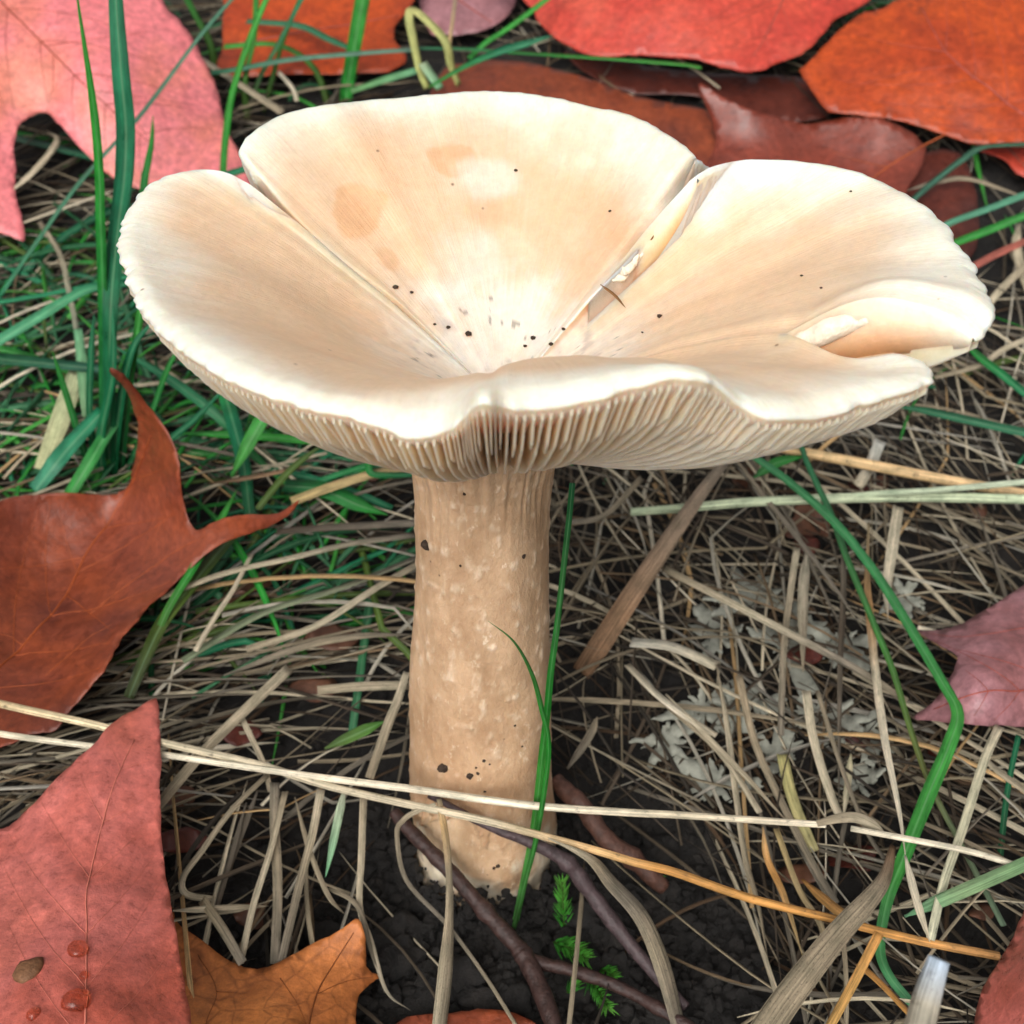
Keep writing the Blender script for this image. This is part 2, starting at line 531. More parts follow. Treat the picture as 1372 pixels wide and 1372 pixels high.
TT = np.concatenate([np.linspace(0, 0.9, 82)[:-1], np.linspace(0.9, 1.0, 26)])
allV, allQ, allC, allUV = [], [], [], []
cap_pix = []
off = 0
grids = []
for si, s in enumerate(secs):
    top = cap_top(s, TT)
    low = cap_low(s, TT, top)
    nS, nT = top.shape[:2]
    # ragged margin
    out = s.R[:, :2] - CEN[:2]; out /= np.linalg.norm(out, axis=1)[:, None]
    rag = 0.00035 * vnoise(s.L * 700, si * 7.7 + 0 * s.L, 0 * s.L) + 0.00035 * vnoise(s.L * 240, si * 3.1 + 0 * s.L, 0 * s.L)
    top[..., :2] += (rag[:, None] * smooth(0.9, 1, TT)[None, :])[..., None] * out[:, None, :]
    flesh = top.copy()
    flesh[..., 2] = top[..., 2] - np.maximum((top[..., 2] - low) * (0.60 + 0.06 * smooth(0.55, 0.97, TT))[None, :], 0.0007)
    midr = (top[:, -1] + flesh[:, -1]) / 2
    midr[:, :2] += out * 0.0004
    grids.append((top, low, flesh))
    px, py, dep = project(top)
    tg = np.broadcast_to(TT[None, :], (nS, nT))
    # colouring of the skin; the back lobe is also toned down against the sun
    white = np.array([0.83, 0.79, 0.68]); tan = np.array([0.72, 0.52, 0.35]); peach = np.array([0.74, 0.47, 0.29])
    fib = np.array([0.80, 0.72, 0.63])
    nz = fbm(top, 45, 3); nz2 = fbm(top, 160, 3)
    ang = np.arctan2(s.R[:, 1] - CEN[1], s.R[:, 0] - CEN[0])[:, None]
    rad = vnoise(ang * 30, tg * 4, tg * 0 + si) * 0.6 + vnoise(ang * 75, tg * 7, tg * 0 + si + 5) * 0.4
    lo_w = [0.78, 0.70, 0.70][si]
    wm = smooth(lo_w, 0.97, tg + 0.16 * nz + 0.012 * rad)
    C = tan + (white - tan) * wm[..., None]
    mot = fbm(top, 95, 3)
    C *= (1 + 0.05 * nz2 + 0.008 * rad)[..., None]
    C = C + (peach - C) * ((0.34, 0.22, 0.55)[si] * smooth(0.05, 0.5, mot + 0.5 * nz) * (1 - wm * 0.6))[..., None]
    C = C + (white - C) * (0.16 * smooth(0.1, 0.5, -mot))[..., None]
    cm = smooth(0.50, 0.12, tg + 0.16 * nz2 + 0.06 * rad)
    C = C + (fib - C) * (0.85 * cm)[..., None]
    grain = fbm(top, 600, 2) * 0.7 + rad * 0.3
    C = C * (1 + 0.16 * grain * smooth(0.62, 0.25, tg))[..., None]
    C = C + (np.array([0.46, 0.38, 0.33]) - C) * (0.75 * smooth(0.30, 0.62, fbm(top, 330, 3)) * smooth(0.42, 0.20, tg))[..., None]
    if si == 2:
        def blob(x, y, rx, ry, rot=0, hard=False):
            c_, s_ = math.cos(rot), math.sin(rot)
            dx, dy = px - x, py - y
            q = ((dx * c_ + dy * s_) / rx) ** 2 + ((-dx * s_ + dy * c_) / ry) ** 2
            if hard:
                return 1 - smooth(0.86, 1.12, np.sqrt(q) + 0.55 * nz2 + 0.45 * mot)
            return 1 - smooth(0.55, 1.25, np.sqrt(q) + 0.55 * nz2 + 0.2 * rad)
        for (bx, by, rx, ry, rt, st) in ((483, 285, 38, 38, 0.2, 0.9), (604, 211, 28, 21, 0.1, 0.75), (548, 330, 22, 40, -0.7, 0.3), (660, 280, 45, 30, 0.3, 0.45), (775, 180, 40, 35, 0, 0.25), (770, 300, 70, 60, 0, 0.35), (540, 165, 90, 18, -0.1, 0.2), (410, 310, 30, 18, 0.4, 0.4), (520, 345, 12, 22, -0.8, 0.6)):
            C = C + (np.array([0.68, 0.41, 0.23]) - C) * (st * blob(bx, by, rx, ry, rt, st > 0.5))[..., None]
        for (bx, by, rx, ry, st) in ((655, 240, 46, 26, 0.45), (690, 430, 105, 60, 0.55), (620, 350, 60, 50, 0.3), (700, 130, 120, 30, 0.3)):
            C = C + (np.array([0.84, 0.82, 0.76]) - C) * (st * blob(bx, by, rx, ry))[..., None]
    if si == 1:
        for (bx, by, rx, ry) in ((950, 270, 30, 45),):
            q = np.sqrt(((px - bx) / rx) ** 2 + ((py - by) / ry) ** 2)
            C = C + (np.array([0.84, 0.81, 0.74]) - C) * (0.5 * (1 - smooth(0.3, 1.4, q + 0.4 * nz2)))[..., None]
    if si == 2:      # torn white flesh along both creases
        for dd, up_ in ((s.L, 0.0), (s.L[-1] - s.L, 1.0)):
            ew = (np.exp(-(dd / 0.010) ** 2)[:, None] * smooth(0.22, 0.34, tg) * smooth(0.80, 0.62, tg) * smooth(-0.25, 0.15, nz2 + 0.3 * nz))
            C = C + (np.array([0.86, 0.82, 0.72]) - C) * (0.9 * np.clip(ew, 0, 1))[..., None]
            top[..., 2] += up_ * 0.0010 * ew * fbm(top, 330, 2)
    if si == 2:
        C = C * 0.92  # back lobe darkened to offset the direct sun on it
    spk = (vnoise(top[..., 0] * 900, top[..., 1] * 900, top[..., 2] * 900) > 0.62) & (vnoise(top[..., 0] * 300, top[..., 1] * 300, top[..., 2] * 300) > 0.1)
    C = np.where((spk & (tg < 0.30))[..., None], C * 0.5, C)
    under = np.array([0.93, 0.46, 0.21])
    Cb = np.broadcast_to(under, C.shape).copy()
    rw = smooth(0.90, 1.0, tg)[..., None]
    Cb = Cb * (1 - rw) + np.array([0.80, 0.66, 0.5]) * rw
    V = np.concatenate([top.reshape(-1, 3), flesh.reshape(-1, 3), midr])
    Cc = np.concatenate([C.reshape(-1, 3), Cb.reshape(-1, 3), np.tile(white, (nS, 1))])
    uvt = np.stack([np.broadcast_to(s.L[:, None] * 100, (nS, nT)), tg], -1).reshape(-1, 2)
    UV = np.concatenate([uvt, uvt, np.stack([s.L * 100, np.ones(nS)], -1)])
    base = np.arange(nS - 1)[:, None] * nT + np.arange(nT - 1)[None, :]
    b = base.ravel()
    q1 = np.stack([b, b + nT, b + nT + 1, b + 1], -1)
    q2 = q1[:, ::-1] + nS * nT
    r = np.arange(nS - 1)
    te = r * nT + nT - 1
    mdv = 2 * nS * nT + r
    q3 = np.stack([te, te + nT, mdv + 1, mdv], -1)
    q4 = np.stack([mdv, mdv + 1, te + nT + nS * nT, te + nS * nT], -1)
    qs = [q1, q2, q3, q4]
    for edge, ts_ in ((0, s.ts0), (nS - 1, s.ts1)):
        j = np.arange(nT - 1)
        j = j[TT[j + 1] > ts_]
        v0 = edge * nT + j
        w_ = np.stack([v0, v0 + 1, v0 + 1 + nS * nT, v0 + nS * nT], -1)
        qs.append(w_ if edge == 0 else w_[:, ::-1])
    Q = np.concatenate(qs) + off
    allV.append(V); allQ.append(Q); allC.append(Cc); allUV.append(UV)
    off += len(V)

mush = link('mushroom', None, label='large cream funnel mushroom with wavy split cap and thick tan stem in soil', cat='mushroom')
mush.location = (0, 0, 0)
capme = mk_mesh('cap', np.concatenate(allV), np.concatenate(allQ), uv=np.concatenate(allUV), col=np.concatenate(allC))
bm = bmesh.new(); bm.from_mesh(capme)
bmesh.ops.remove_doubles(bm, verts=bm.verts, dist=0.00002)
bmesh.ops.recalc_face_normals(bm, faces=bm.faces)
bm.to_mesh(capme); bm.free()


def mat_flesh(name, sss, scale, rough, fibre):
    m, nt, N, L, P = new_mat(name)
    at = N.new('ShaderNodeVertexColor'); at.layer_name = 'Col'
    tc = N.new('ShaderNodeTexCoord')
    n1 = noise_node(N, L, tc.outputs['Object'], 500, 5, 0.7)
    k = ramp(N, L, n1.outputs[0], [(0.3, (0.92, 0.90, 0.88)), (0.7, (1.05, 1.05, 1.05))])
    c = mixc(N, L, at.outputs[0], k.outputs[0], 1.0, 'MULTIPLY')
    if fibre == 'cap':
        v = N.new('ShaderNodeTexVoronoi'); v.inputs['Scale'].default_value = 95
        L.new(tc.outputs['Object'], v.inputs['Vector'])
        kk = ramp(N, L, v.outputs['Distance'], [(0.02, (0.8,) * 3), (0.04, (0, 0, 0))])
        c = mixc(N, L, c, (0.16, 0.09, 0.05), kk.outputs[0])
        n2 = noise_node(N, L, tc.outputs['Object'], 150, 3)
        hgt = mixc(N, L, n1.outputs[0], n2.outputs[0], 0.5)
        uvn = N.new('ShaderNodeUVMap'); uvn.uv_map = 'UVMap'
        mpu = N.new('ShaderNodeMapping'); mpu.inputs['Scale'].default_value = (9, 5, 1)
        L.new(uvn.outputs[0], mpu.inputs['Vector'])
        n4 = noise_node(N, L, mpu.outputs[0], 1.5, 5, 0.65)
        kf = ramp(N, L, n4.outputs[0], [(0.3, (0.97, 0.962, 0.955)), (0.7, (1.02, 1.02, 1.02))])
        c = mixc(N, L, c, kf.outputs[0], 1.0, 'MULTIPLY')
        hgt = mixc(N, L, hgt, n4.outputs[0], 0.4)
        L.new(bump(N, L, hgt, 0.5, 0.0009), P.inputs['Normal'])
    elif fibre == 'stem':
        mp = N.new('ShaderNodeMapping'); mp.inputs['Scale'].default_value = (1, 1, 0.55)
        L.new(tc.outputs['Object'], mp.inputs['Vector'])
        n2 = noise_node(N, L, mp.outputs[0], 420, 6, 0.75)
        kk = ramp(N, L, n2.outputs[0], [(0.60, (0, 0, 0)), (0.68, (0.75,) * 3)])
        c = mixc(N, L, c, (0.80, 0.66, 0.50), kk.outputs[0])
        n3 = noise_node(N, L, mp.outputs[0], 150, 4, 0.6)
        k3 = ramp(N, L, n3.outputs[0], [(0.35, (0.80, 0.74, 0.68)), (0.65, (1.1, 1.1, 1.1))])
        c = mixc(N, L, c, k3.outputs[0], 1.0, 'MULTIPLY')
        v = N.new('ShaderNodeTexVoronoi'); v.inputs['Scale'].default_value = 130
        L.new(tc.outputs['Object'], v.inputs['Vector'])
        kv = ramp(N, L, v.outputs['Distance'], [(0.022, (0.8,) * 3), (0.045, (0, 0, 0))])
        c = mixc(N, L, c, (0.10, 0.055, 0.03), kv.outputs[0])
        L.new(bump(N, L, n2.outputs[0], 0.8, 0.0009), P.inputs['Normal'])
    else:
        L.new(bump(N, L, n1.outputs[0], 0.3, 0.0004), P.inputs['Normal'])
    L.new(c, P.inputs['Base Color'])
    P.inputs['Roughness'].default_value = rough
    P.inputs['Specular IOR Level'].default_value = 0.35
    P.inputs['Subsurface Weight'].default_value = sss
    P.inputs['Subsurface Radius'].default_value = (1.0, 0.5, 0.27)
    P.inputs['Subsurface Scale'].default_value = scale
    return m


M_CAP = mat_flesh('cap_skin', 0.6, 0.0075, 0.40, 'cap')
M_GILL = mat_flesh('gill_flesh', 0.6, 0.0050, 0.6, '')
M_STEM = mat_flesh('stem_skin', 0.25, 0.0022, 0.46, 'stem')
cap = link('cap', capme, M_CAP, mush, label='wavy cream cap, tan in its hollow, white along the split margin')

# gills: one thin plate each
stuffV, stuffQ, soff = [], [], 0
gk = 0
for si, s in enumerate(secs):
    top, low, flesh = grids[si]
    n_g = int(s.L[-1] / 0.00116)
    px, py, _ = project(s.R)
    for g in range(n_g):
        L0 = (g + 0.5 + 0.25 * (random.random() - 0.5)) * s.L[-1] / n_g
        i = np.interp(L0, s.L, np.arange(len(s.L)))
        i0 = int(min(i, len(s.L) - 2)); fr = i - i0
        kind = gk % 4
        gk += 1
        tin = (0.30, 0.74, 0.52, 0.78)[kind] + 0.04 * (random.random() - 0.5)
        st = np.linspace(0.997, tin, 9 if kind in (0, 2) else 6)
        def col_(A):
            a = A[i0] * (1 - fr) + A[i0 + 1] * fr
            if a.ndim == 1:
                return np.interp(st, TT, a)
            return np.stack([np.interp(st, TT, a[:, k_]) for k_ in range(a.shape[1])], -1)
        fl = col_(flesh); lw = col_(low)
        if kind != 0:      # short gills run out towards the stem
            ee = smooth(tin, tin + 0.18, st)
            lw = fl[:, 2] + (lw - fl[:, 2]) * ee
        wob = 0.00025 * vnoise(st * 9, g * 1.3 + 0 * st, si + 0 * st)
        tg = s.tan[i0]
        n = len(st)
        th = 0.00030
        a0 = fl + tg * th + np.array([0, 0, 0.0004]); a1 = fl - tg * th + np.array([0, 0, 0.0004])
        b_ = fl.copy(); b_[:, 2] = lw
        b_ += tg * wob[:, None]
        b0 = b_ + tg * th * 0.45; b1 = b_ - tg * th * 0.45
        V = np.stack([a0, b0, b1, a1], 1).reshape(-1, 3)
        Qs = []
        for r in range(n - 1):
            for c_ in range(4):
                Qs.append((r * 4 + c_, r * 4 + (c_ + 1) % 4, (r + 1) * 4 + (c_ + 1) % 4, (r + 1) * 4 + c_))
        Qs.append((0, 3, 2, 1)); e0 = (n - 1) * 4; Qs.append((e0, e0 + 1, e0 + 2, e0 + 3))
        colr = np.tile(np.array([0.93, 0.60, 0.36]), (len(V), 1))
        colr[1::4] = colr[2::4] = (0.93, 0.74, 0.52)
        if (si == 0 and 190 < px[i0] < 1250 and py[i0] > 400) or (si == 1 and py[i0] > 400):
            gm = mk_mesh('gill', V, Qs, col=colr, smooth_shade=False)
            link('gill', gm, M_GILL, cap)
        else:
            stuffV.append(V); stuffQ.append(np.array(Qs) + soff); soff += len(V)
V = np.concatenate(stuffV)
link('gills', mk_mesh('gills', V, np.concatenate(stuffQ), col=np.tile(np.array([0.82, 0.64, 0.47]), (len(V), 1)), smooth_shade=False), M_GILL, cap, kind='stuff')

# stem: radius profile read from the outline
zs = np.concatenate([np.linspace(-0.012, 0.118, 260), np.linspace(0.1184, 0.1262, 14)])
ths = np.linspace(0, 2 * math.pi, 241)[:-1]
prof = np.array([(-0.012, 0.0165), (0.0, 0.0178), (0.010, 0.0172), (0.03, 0.0163), (0.05, 0.0156), (0.07, 0.0145), (0.09, 0.0133), (0.105, 0.0128), (0.112, 0.0130), (0.117, 0.0140), (0.121, 0.0155), (0.127, 0.0172)])
ZZ, TH = np.meshgrid(zs, ths, indexing='ij')
axx = np.interp(zs, [0, 0.03, 0.06, 0.09, 0.12], [-0.0004, -0.0006, 0.0006, 0.0014, 0.0014])
axy = np.interp(zs, [0, 0.12], [0, 0.0])
rr = np.interp(ZZ, prof[:, 0], prof[:, 1])
X = np.cos(TH); Y = np.sin(TH)
Pn = np.stack([X * 0.016, Y * 0.016, ZZ], -1)
rr = rr + 0.0016 * fbm(Pn * np.array([1, 1, 0.4]), 60, 2)
fl = np.clip(fbm(Pn * np.array([1, 1, 0.8]), 560, 3) - 0.20, 0, 1)
stri = vnoise(TH * 22, ZZ * 60, 0 * TH) * smooth(0.098, 0.116, ZZ)
rr = rr + 0.0006 * stri
rr = rr + 0.0005 * fl * smooth(0.12, 0.10, ZZ)
jag = 0.030 + 0.004 * np.sin(TH * 3 + 1.2) + 0.0035 * vnoise(TH * 9, 0 * TH, 0 * TH) + 0.0016 * vnoise(TH * 34, 0 * TH + 3, 0 * TH)
leftish = np.exp(-((TH - math.radians(238)) / 0.62) ** 2)
peel = smooth(0.0006, -0.0006, ZZ - jag) * leftish
rr = rr - 0.0018 * peel + 0.0008 * np.exp(-((ZZ - jag - 0.0006) / 0.0009) ** 2) * leftish
rr = rr + 0.0009 * fbm(Pn, 150, 3) * smooth(0.03, 0.0, ZZ)
dent = np.exp(-((TH - math.radians(252)) / 0.16) ** 2) * smooth(0.06, 0.045, ZZ) * smooth(0.028, 0.036, ZZ)
rr = rr - 0.0012 * dent
SV = np.stack([axx[:, None] + rr * X, axy[:, None] + rr * Y, ZZ], -1)
base_c = np.array([0.55, 0.375, 0.235])
Cs = np.tile(base_c, ZZ.shape + (1,))
v1 = fbm(Pn * np.array([1, 1, 0.5]), 60, 3)
Cs *= (1 + 0.20 * v1 + 0.10 * stri)[..., None]
Cs = Cs + (np.array([0.74, 0.60, 0.45]) - Cs) * (0.9 * np.clip(fl * 2.2, 0, 1))[..., None]
Cs = Cs + (np.array([0.56, 0.345, 0.20]) - Cs) * (0.6 * smooth(0.075, 0.035, ZZ) * (0.5 + 0.5 * leftish))[..., None]
Cs = Cs + (np.array([0.66, 0.50, 0.33]) - Cs) * (0.7 * peel)[..., None]
wp = smooth(0.018, 0.008, ZZ + 0.022 * fbm(Pn, 130, 2))
Cs = Cs + (np.array([0.72, 0.66, 0.52]) - Cs) * (0.8 * wp)[..., None]
dirt = smooth(0.15, 0.45, fbm(Pn, 260, 3) + 0.35 * smooth(0.026, 0.004, ZZ)) * smooth(0.026, 0.006, ZZ)
Cs = Cs + (np.array([0.06, 0.045, 0.035]) - Cs) * (0.8 * dirt)[..., None]
nz_, nt_ = ZZ.shape
i_, j_ = np.meshgrid(np.arange(nz_ - 1), np.arange(nt_), indexing='ij')
q = np.stack([i_ * nt_ + j_, i_ * nt_ + (j_ + 1) % nt_, (i_ + 1) * nt_ + (j_ + 1) % nt_, (i_ + 1) * nt_ + j_], -1).reshape(-1, 4)
stem = link('stem', mk_mesh('stem', SV.reshape(-1, 3), q, col=Cs.reshape(-1, 3)), M_STEM, mush, label='thick tan fibrous stem with torn skin near its pale base')

# ------------------------------------------------------------------ protect buffer (keeps loose litter from crossing the leaves)
BR = 172
prot = np.full((BR, BR), 9.0)


def protect_tris(V, tris):
    px, py, d = project(V)
    fx, fy = px / 1372 * BR, py / 1372 * BR
    for t in tris:
        t = list(t)
        x, y, z = fx[t], fy[t], d[t]
        x0, x1 = max(0, int(x.min())), min(BR - 1, int(x.max()) + 1)
        y0, y1 = max(0, int(y.min())), min(BR - 1, int(y.max()) + 1)
        if x1 < x0 or y1 < y0:
            continue
        sub = prot[y0:y1 + 1, x0:x1 + 1]
        np.minimum(sub, z.max(), out=sub)


def blocked(Pts, eps=0.0015):
    px, py, d = project(Pts)
    ix = np.clip((px / 1372 * BR).astype(int), -1, BR); iy = np.clip((py / 1372 * BR).astype(int), -1, BR)
    ok = (ix >= 0) & (ix < BR) & (iy >= 0) & (iy < BR)
    if not ok.any():
        return False
    return bool((d[ok] < prot[iy[ok], ix[ok]] + eps)[prot[iy[ok], ix[ok]] < 8].any())


sp = SV[::8, ::8]
ns1, ns2 = sp.shape[:2]
st_t = []
for i in range(ns1 - 1):
    for j in range(ns2):
        a_, b_ = i * ns2 + j, i * ns2 + (j + 1) % ns2
        if SV[i * 8, j * 8, 1] < 0:
            st_t.append((a_, b_, a_ + ns2))
protect_tris(sp.reshape(-1, 3), st_t)

# ------------------------------------------------------------------ fallen leaves
def rbf(ctrl):
    c = np.array(ctrl, float)
    xy = c[:, :2] / 200.0; v = c[:, 2]
    n = len(c)
    r = np.linalg.norm(xy[:, None] - xy[None], axis=-1)
    K = np.where(r > 0, r ** 2 * np.log(np.maximum(r, 1e-9)), 0) + 1e-3 * np.eye(n)
    Pm = np.concatenate([np.ones((n, 1)), xy], 1)
    A = np.block([[K, Pm], [Pm.T, np.zeros((3, 3))]])
    w = np.linalg.solve(A + 1e-9 * np.eye(n + 3), np.concatenate([v, np.zeros(3)]))
    def f(px, py):
        q = np.stack([np.asarray(px) / 200.0, np.asarray(py) / 200.0], -1)
        r = np.linalg.norm(q[..., None, :] - xy, axis=-1)
        k = np.where(r > 0, r ** 2 * np.log(np.maximum(r, 1e-9)), 0)
        return k @ w[:n] + w[n] + q @ w[n + 1:]
    return f


def inside(poly, x, y):
    n = len(poly); r = np.zeros(len(x), bool)
    for i in range(n):
        x0, y0 = poly[i - 1]; x1, y1 = poly[i]
        c = ((y0 > y) != (y1 > y)) & (x < (x1 - x0) * (y - y0) / (y1 - y0 + 1e-12) + x0)
        r ^= c
    return r


def tube_mesh(name, P, R, K=6, col=None):
    P = np.asarray(P, float); n = len(P)
    R = np.broadcast_to(np.asarray(R, float), (n,))
    tg = np.gradient(P, axis=0); tg /= np.linalg.norm(tg, axis=1)[:, None] + 1e-12
    ref = np.array([0.13, -0.31, 0.94])
    a = np.cross(tg, ref); a /= np.linalg.norm(a, axis=1)[:, None] + 1e-12
    b = np.cross(a, tg)
    an = np.arange(K) / K * 2 * math.pi
    V = (P[:, None] + R[:, None, None] * (np.cos(an)[None, :, None] * a[:, None] + np.sin(an)[None, :, None] * b[:, None])).reshape(-1, 3)
    Q = [(i * K + j, i * K + (j + 1) % K, (i + 1) * K + (j + 1) % K, (i + 1) * K + j) for i in range(n - 1) for j in range(K)]
    V = np.concatenate([V, P[:1], P[-1:]])
    Tn = [(j + 1 if j + 1 < K else 0, j, n * K) for j in range(K)] + [((n - 1) * K + j, (n - 1) * K + (j + 1) % K, n * K + 1) for j in range(K)]
    L_ = np.concatenate([[0], np.cumsum(np.linalg.norm(np.diff(P, axis=0), axis=1))]) * 100
    uv = np.concatenate([np.stack([np.tile(np.arange(K) / K, n), np.repeat(L_, K)], -1), [[0.5, 0], [0.5, L_[-1]]]])
    return mk_mesh(name, V, Q, Tn, uv=uv, col=None if col is None else np.tile(np.array(col), (len(V), 1)))


LEAVES = {}


def leaf(key, label, outline, ctrl, mode, mat, veins=(), grid=11, wrinkle=0.0005, vmat=None, thick=0.00028, smoothn=4, group=None, name='fallen_leaf', prot_=True, jag=1.2, side=0):
    ol = catmull(np.array(outline, float), smoothn, closed=True)
    ol = ol + jag * np.stack([vnoise(ol[:, 0] * 0.15, ol[:, 1] * 0.15, 0 * ol[:, 0]), vnoise(ol[:, 0] * 0.15, ol[:, 1] * 0.15, 7 + 0 * ol[:, 0])], -1)
    ol = ol + jag * 0.6 * np.stack([vnoise(ol[:, 0] * 0.5, ol[:, 1] * 0.5, 3 + 0 * ol[:, 0]), vnoise(ol[:, 0] * 0.5, ol[:, 1] * 0.5, 9 + 0 * ol[:, 0])], -1)
    veins = list(veins)
    if side:                       # side veins leaving the midrib in pairs
        mr = resample(catmull(np.array(veins[0], float), 8), 200)
        ln_ = np.linalg.norm(np.diff(mr, axis=0), axis=1).sum()
        for q_ in np.arange(side * 0.6, ln_ - 10, side):
            k_ = int(q_ / ln_ * 198)
            d_ = mr[k_ + 1] - mr[k_]; d_ = d_ / np.linalg.norm(d_)
            for sg in (-1, 1):
                a_ = sg * random.uniform(0.75, 0.95)
                pts_ = [mr[k_]]; v_ = np.array([d_[0] * math.cos(a_) - d_[1] * math.sin(a_), d_[0] * math.sin(a_) + d_[1] * math.cos(a_)])
                for _q in range(14):
                    v_ = v_ + 0.05 * d_; v_ = v_ / np.linalg.norm(v_)
                    n_ = pts_[-1] + v_ * 14
                    if not inside(ol, np.array([n_[0] + v_[0] * 8]), np.array([n_[1] + v_[1] * 8]))[0]:
                        break
                    pts_.append(n_)
                if len(pts_) > 2:
                    veins.append([tuple(p_) for p_ in pts_])
    x0, y0 = ol.min(0); x1, y1 = ol.max(0)
    gxx, gyy = np.meshgrid(np.arange(x0, x1, grid), np.arange(y0, y1, grid * 0.87))
    gxx[1::2] += grid / 2
    g = np.stack([gxx.ravel(), gyy.ravel()], -1)
    g = g[inside(ol, g[:, 0], g[:, 1])]
    dmin = np.min(np.linalg.norm(g[:, None] - ol[None, ::2], axis=-1), axis=1)
    g = g[dmin > grid * 0.45]
    pts = np.concatenate([ol, g])
    n = len(ol)
    vo, ed, fa, *_ = delaunay_2d_cdt([Vector(p) for p in pts], [(i, (i + 1) % n) for i in range(n)], [list(range(n))], 1, 1e-4)
    p2 = np.array([tuple(v) for v in vo])
    f = rbf(ctrl)
    P = hit(p2[:, 0], p2[:, 1], f(p2[:, 0], p2[:, 1]) / 100, mode)
    tris = np.array([t for t in fa if len(t) == 3])
    # normals
    fn = np.cross(P[tris[:, 1]] - P[tris[:, 0]], P[tris[:, 2]] - P[tris[:, 0]])
    flip = (fn * (CAM - P[tris[:, 0]])).sum(1) < 0
    tris[flip] = tris[flip][:, ::-1]
    fn[flip] *= -1
    vn = np.zeros_like(P)
    for k in range(3):
        np.add.at(vn, tris[:, k], fn)
    vn /= np.linalg.norm(vn, axis=1)[:, None] + 1e-15
    disp = 1.6 * wrinkle * fbm(P, 45, 3) + wrinkle * 0.6 * fbm(P, 200, 2)
    for v in veins:
        vp = catmull(np.array(v, float), 6)
        dm = np.min(np.linalg.norm(p2[:, None] - vp[None], axis=-1), axis=1)
        disp -= (0.0005 if v is veins[0] else 0.0003) * np.exp(-(dm / 11) ** 2)
    P = P + vn * disp[:, None]
    nv = len(P)
    V = np.concatenate([P, P - vn * thick])
    tr = np.concatenate([tris, tris[:, ::-1] + nv])
    # boundary walls
    es = {}
    for t in tris:
        for a_, b_ in ((t[0], t[1]), (t[1], t[2]), (t[2], t[0])):
            es[(a_, b_)] = es.get((a_, b_), 0) + 1
    walls = [(b_, a_, a_ + nv, b_ + nv) for (a_, b_) in es if (b_, a_) not in es]
    root = link(name, None, label=label, cat='leaf', group=group)
    link('blade', mk_mesh('blade', V, walls, tr), mat, root)
    for k, v in enumerate(veins):
        vp = catmull(np.array(v, float), 8)
        d2 = np.linalg.norm(vp[:, None] - p2[None], axis=-1)
        # inverse distance blend of the 4 nearest surface points
        idx = np.argsort(d2, axis=1)[:, :4]
        dd = np.take_along_axis(d2, idx, 1)
        w_ = 1 / (dd + 0.5) ** 2; w_ /= w_.sum(1)[:, None]
        VP = hit(vp[:, 0], vp[:, 1], f(vp[:, 0], vp[:, 1]) / 100, mode)
        nn = (vn[idx] * w_[..., None]).sum(1); dp = (disp[idx] * w_).sum(1)
        VP = VP + nn * (dp + 0.00006)[:, None]
        depth = project(VP)[2]
        r = (2.8 if k == 0 else 0.95) / 686 * T * depth * 0.5
        r = r * np.linspace(1.15, 0.45, len(r))
        link('midrib' if k == 0 else 'vein', tube_mesh('midrib' if k == 0 else 'vein', VP, r, 5), vmat or mat, root)
    if prot_:
        protect_tris(P, tris)
    LEAVES[key] = (f, mode, root)
    return root


def sr(r, g, b):
    f = lambda c: ((c / 255 + 0.055) / 1.055) ** 2.4 if c > 10 else c / 255 / 12.92
    return (f(r), f(g), f(b))


ML_PINK = mat_leaf('leaf_pink', sr(222, 128, 108), sr(230, 128, 132), sr(224, 118, 122), 0.40, 0.55, vein=sr(150, 70, 70), veinamt=0.25, mott=0.3)
ML_ROSE = mat_leaf('leaf_rose', sr(196, 104, 86), sr(202, 110, 100), sr(182, 88, 70), 0.32, 0.6, vein=sr(120, 50, 46), veinamt=0.12, coat=0.15, mott=0.6)
ML_RED = mat_leaf('leaf_red', sr(200, 74, 54), sr(190, 62, 48), sr(208, 92, 70), 0.40, 0.5, vein=sr(140, 40, 30), veinamt=0.12, mott=0.5)
ML_ORANGE = mat_leaf('leaf_orange', sr(168, 60, 20), sr(184, 72, 20), sr(150, 56, 28), 0.42, 0.45, vein=sr(110, 40, 18), veinamt=0.2, blotch=0.6)
ML_BROWN = mat_leaf('leaf_brown', sr(118, 50, 34), sr(132, 56, 38), sr(100, 42, 34), 0.34, 0.6, vein=sr(80, 32, 22), veinamt=0.15, coat=0.25)
ML_RUST = mat_leaf('leaf_rust', sr(126, 58, 38), sr(142, 66, 36), sr(106, 50, 36), 0.40, 0.5, vein=sr(90, 36, 22), veinamt=0.2)
ML_OAK = mat_leaf('leaf_oak', sr(190, 114, 58), sr(178, 104, 52), sr(196, 120, 62), 0.5, 0.4, vein=sr(96, 50, 22), veinamt=0.45)
ML_PURPLE = mat_leaf('leaf_purple', sr(160, 110, 114), sr(168, 118, 124), sr(148, 94, 94), 0.42, 0.5, vein=sr(90, 44, 44), veinamt=0.15)
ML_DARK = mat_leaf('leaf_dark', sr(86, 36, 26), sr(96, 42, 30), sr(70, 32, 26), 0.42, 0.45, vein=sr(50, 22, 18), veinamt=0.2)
MV_ORANGE = mat_plain('vein_orange', sr(158, 78, 40), 0.5)
MV_PALE = mat_plain('vein_pale', sr(186, 108, 92), 0.5)
MV_DARK = mat_plain('vein_dark', sr(110, 60, 28), 0.5)
MV_RED = mat_plain('vein_red', sr(150, 74, 62), 0.5)

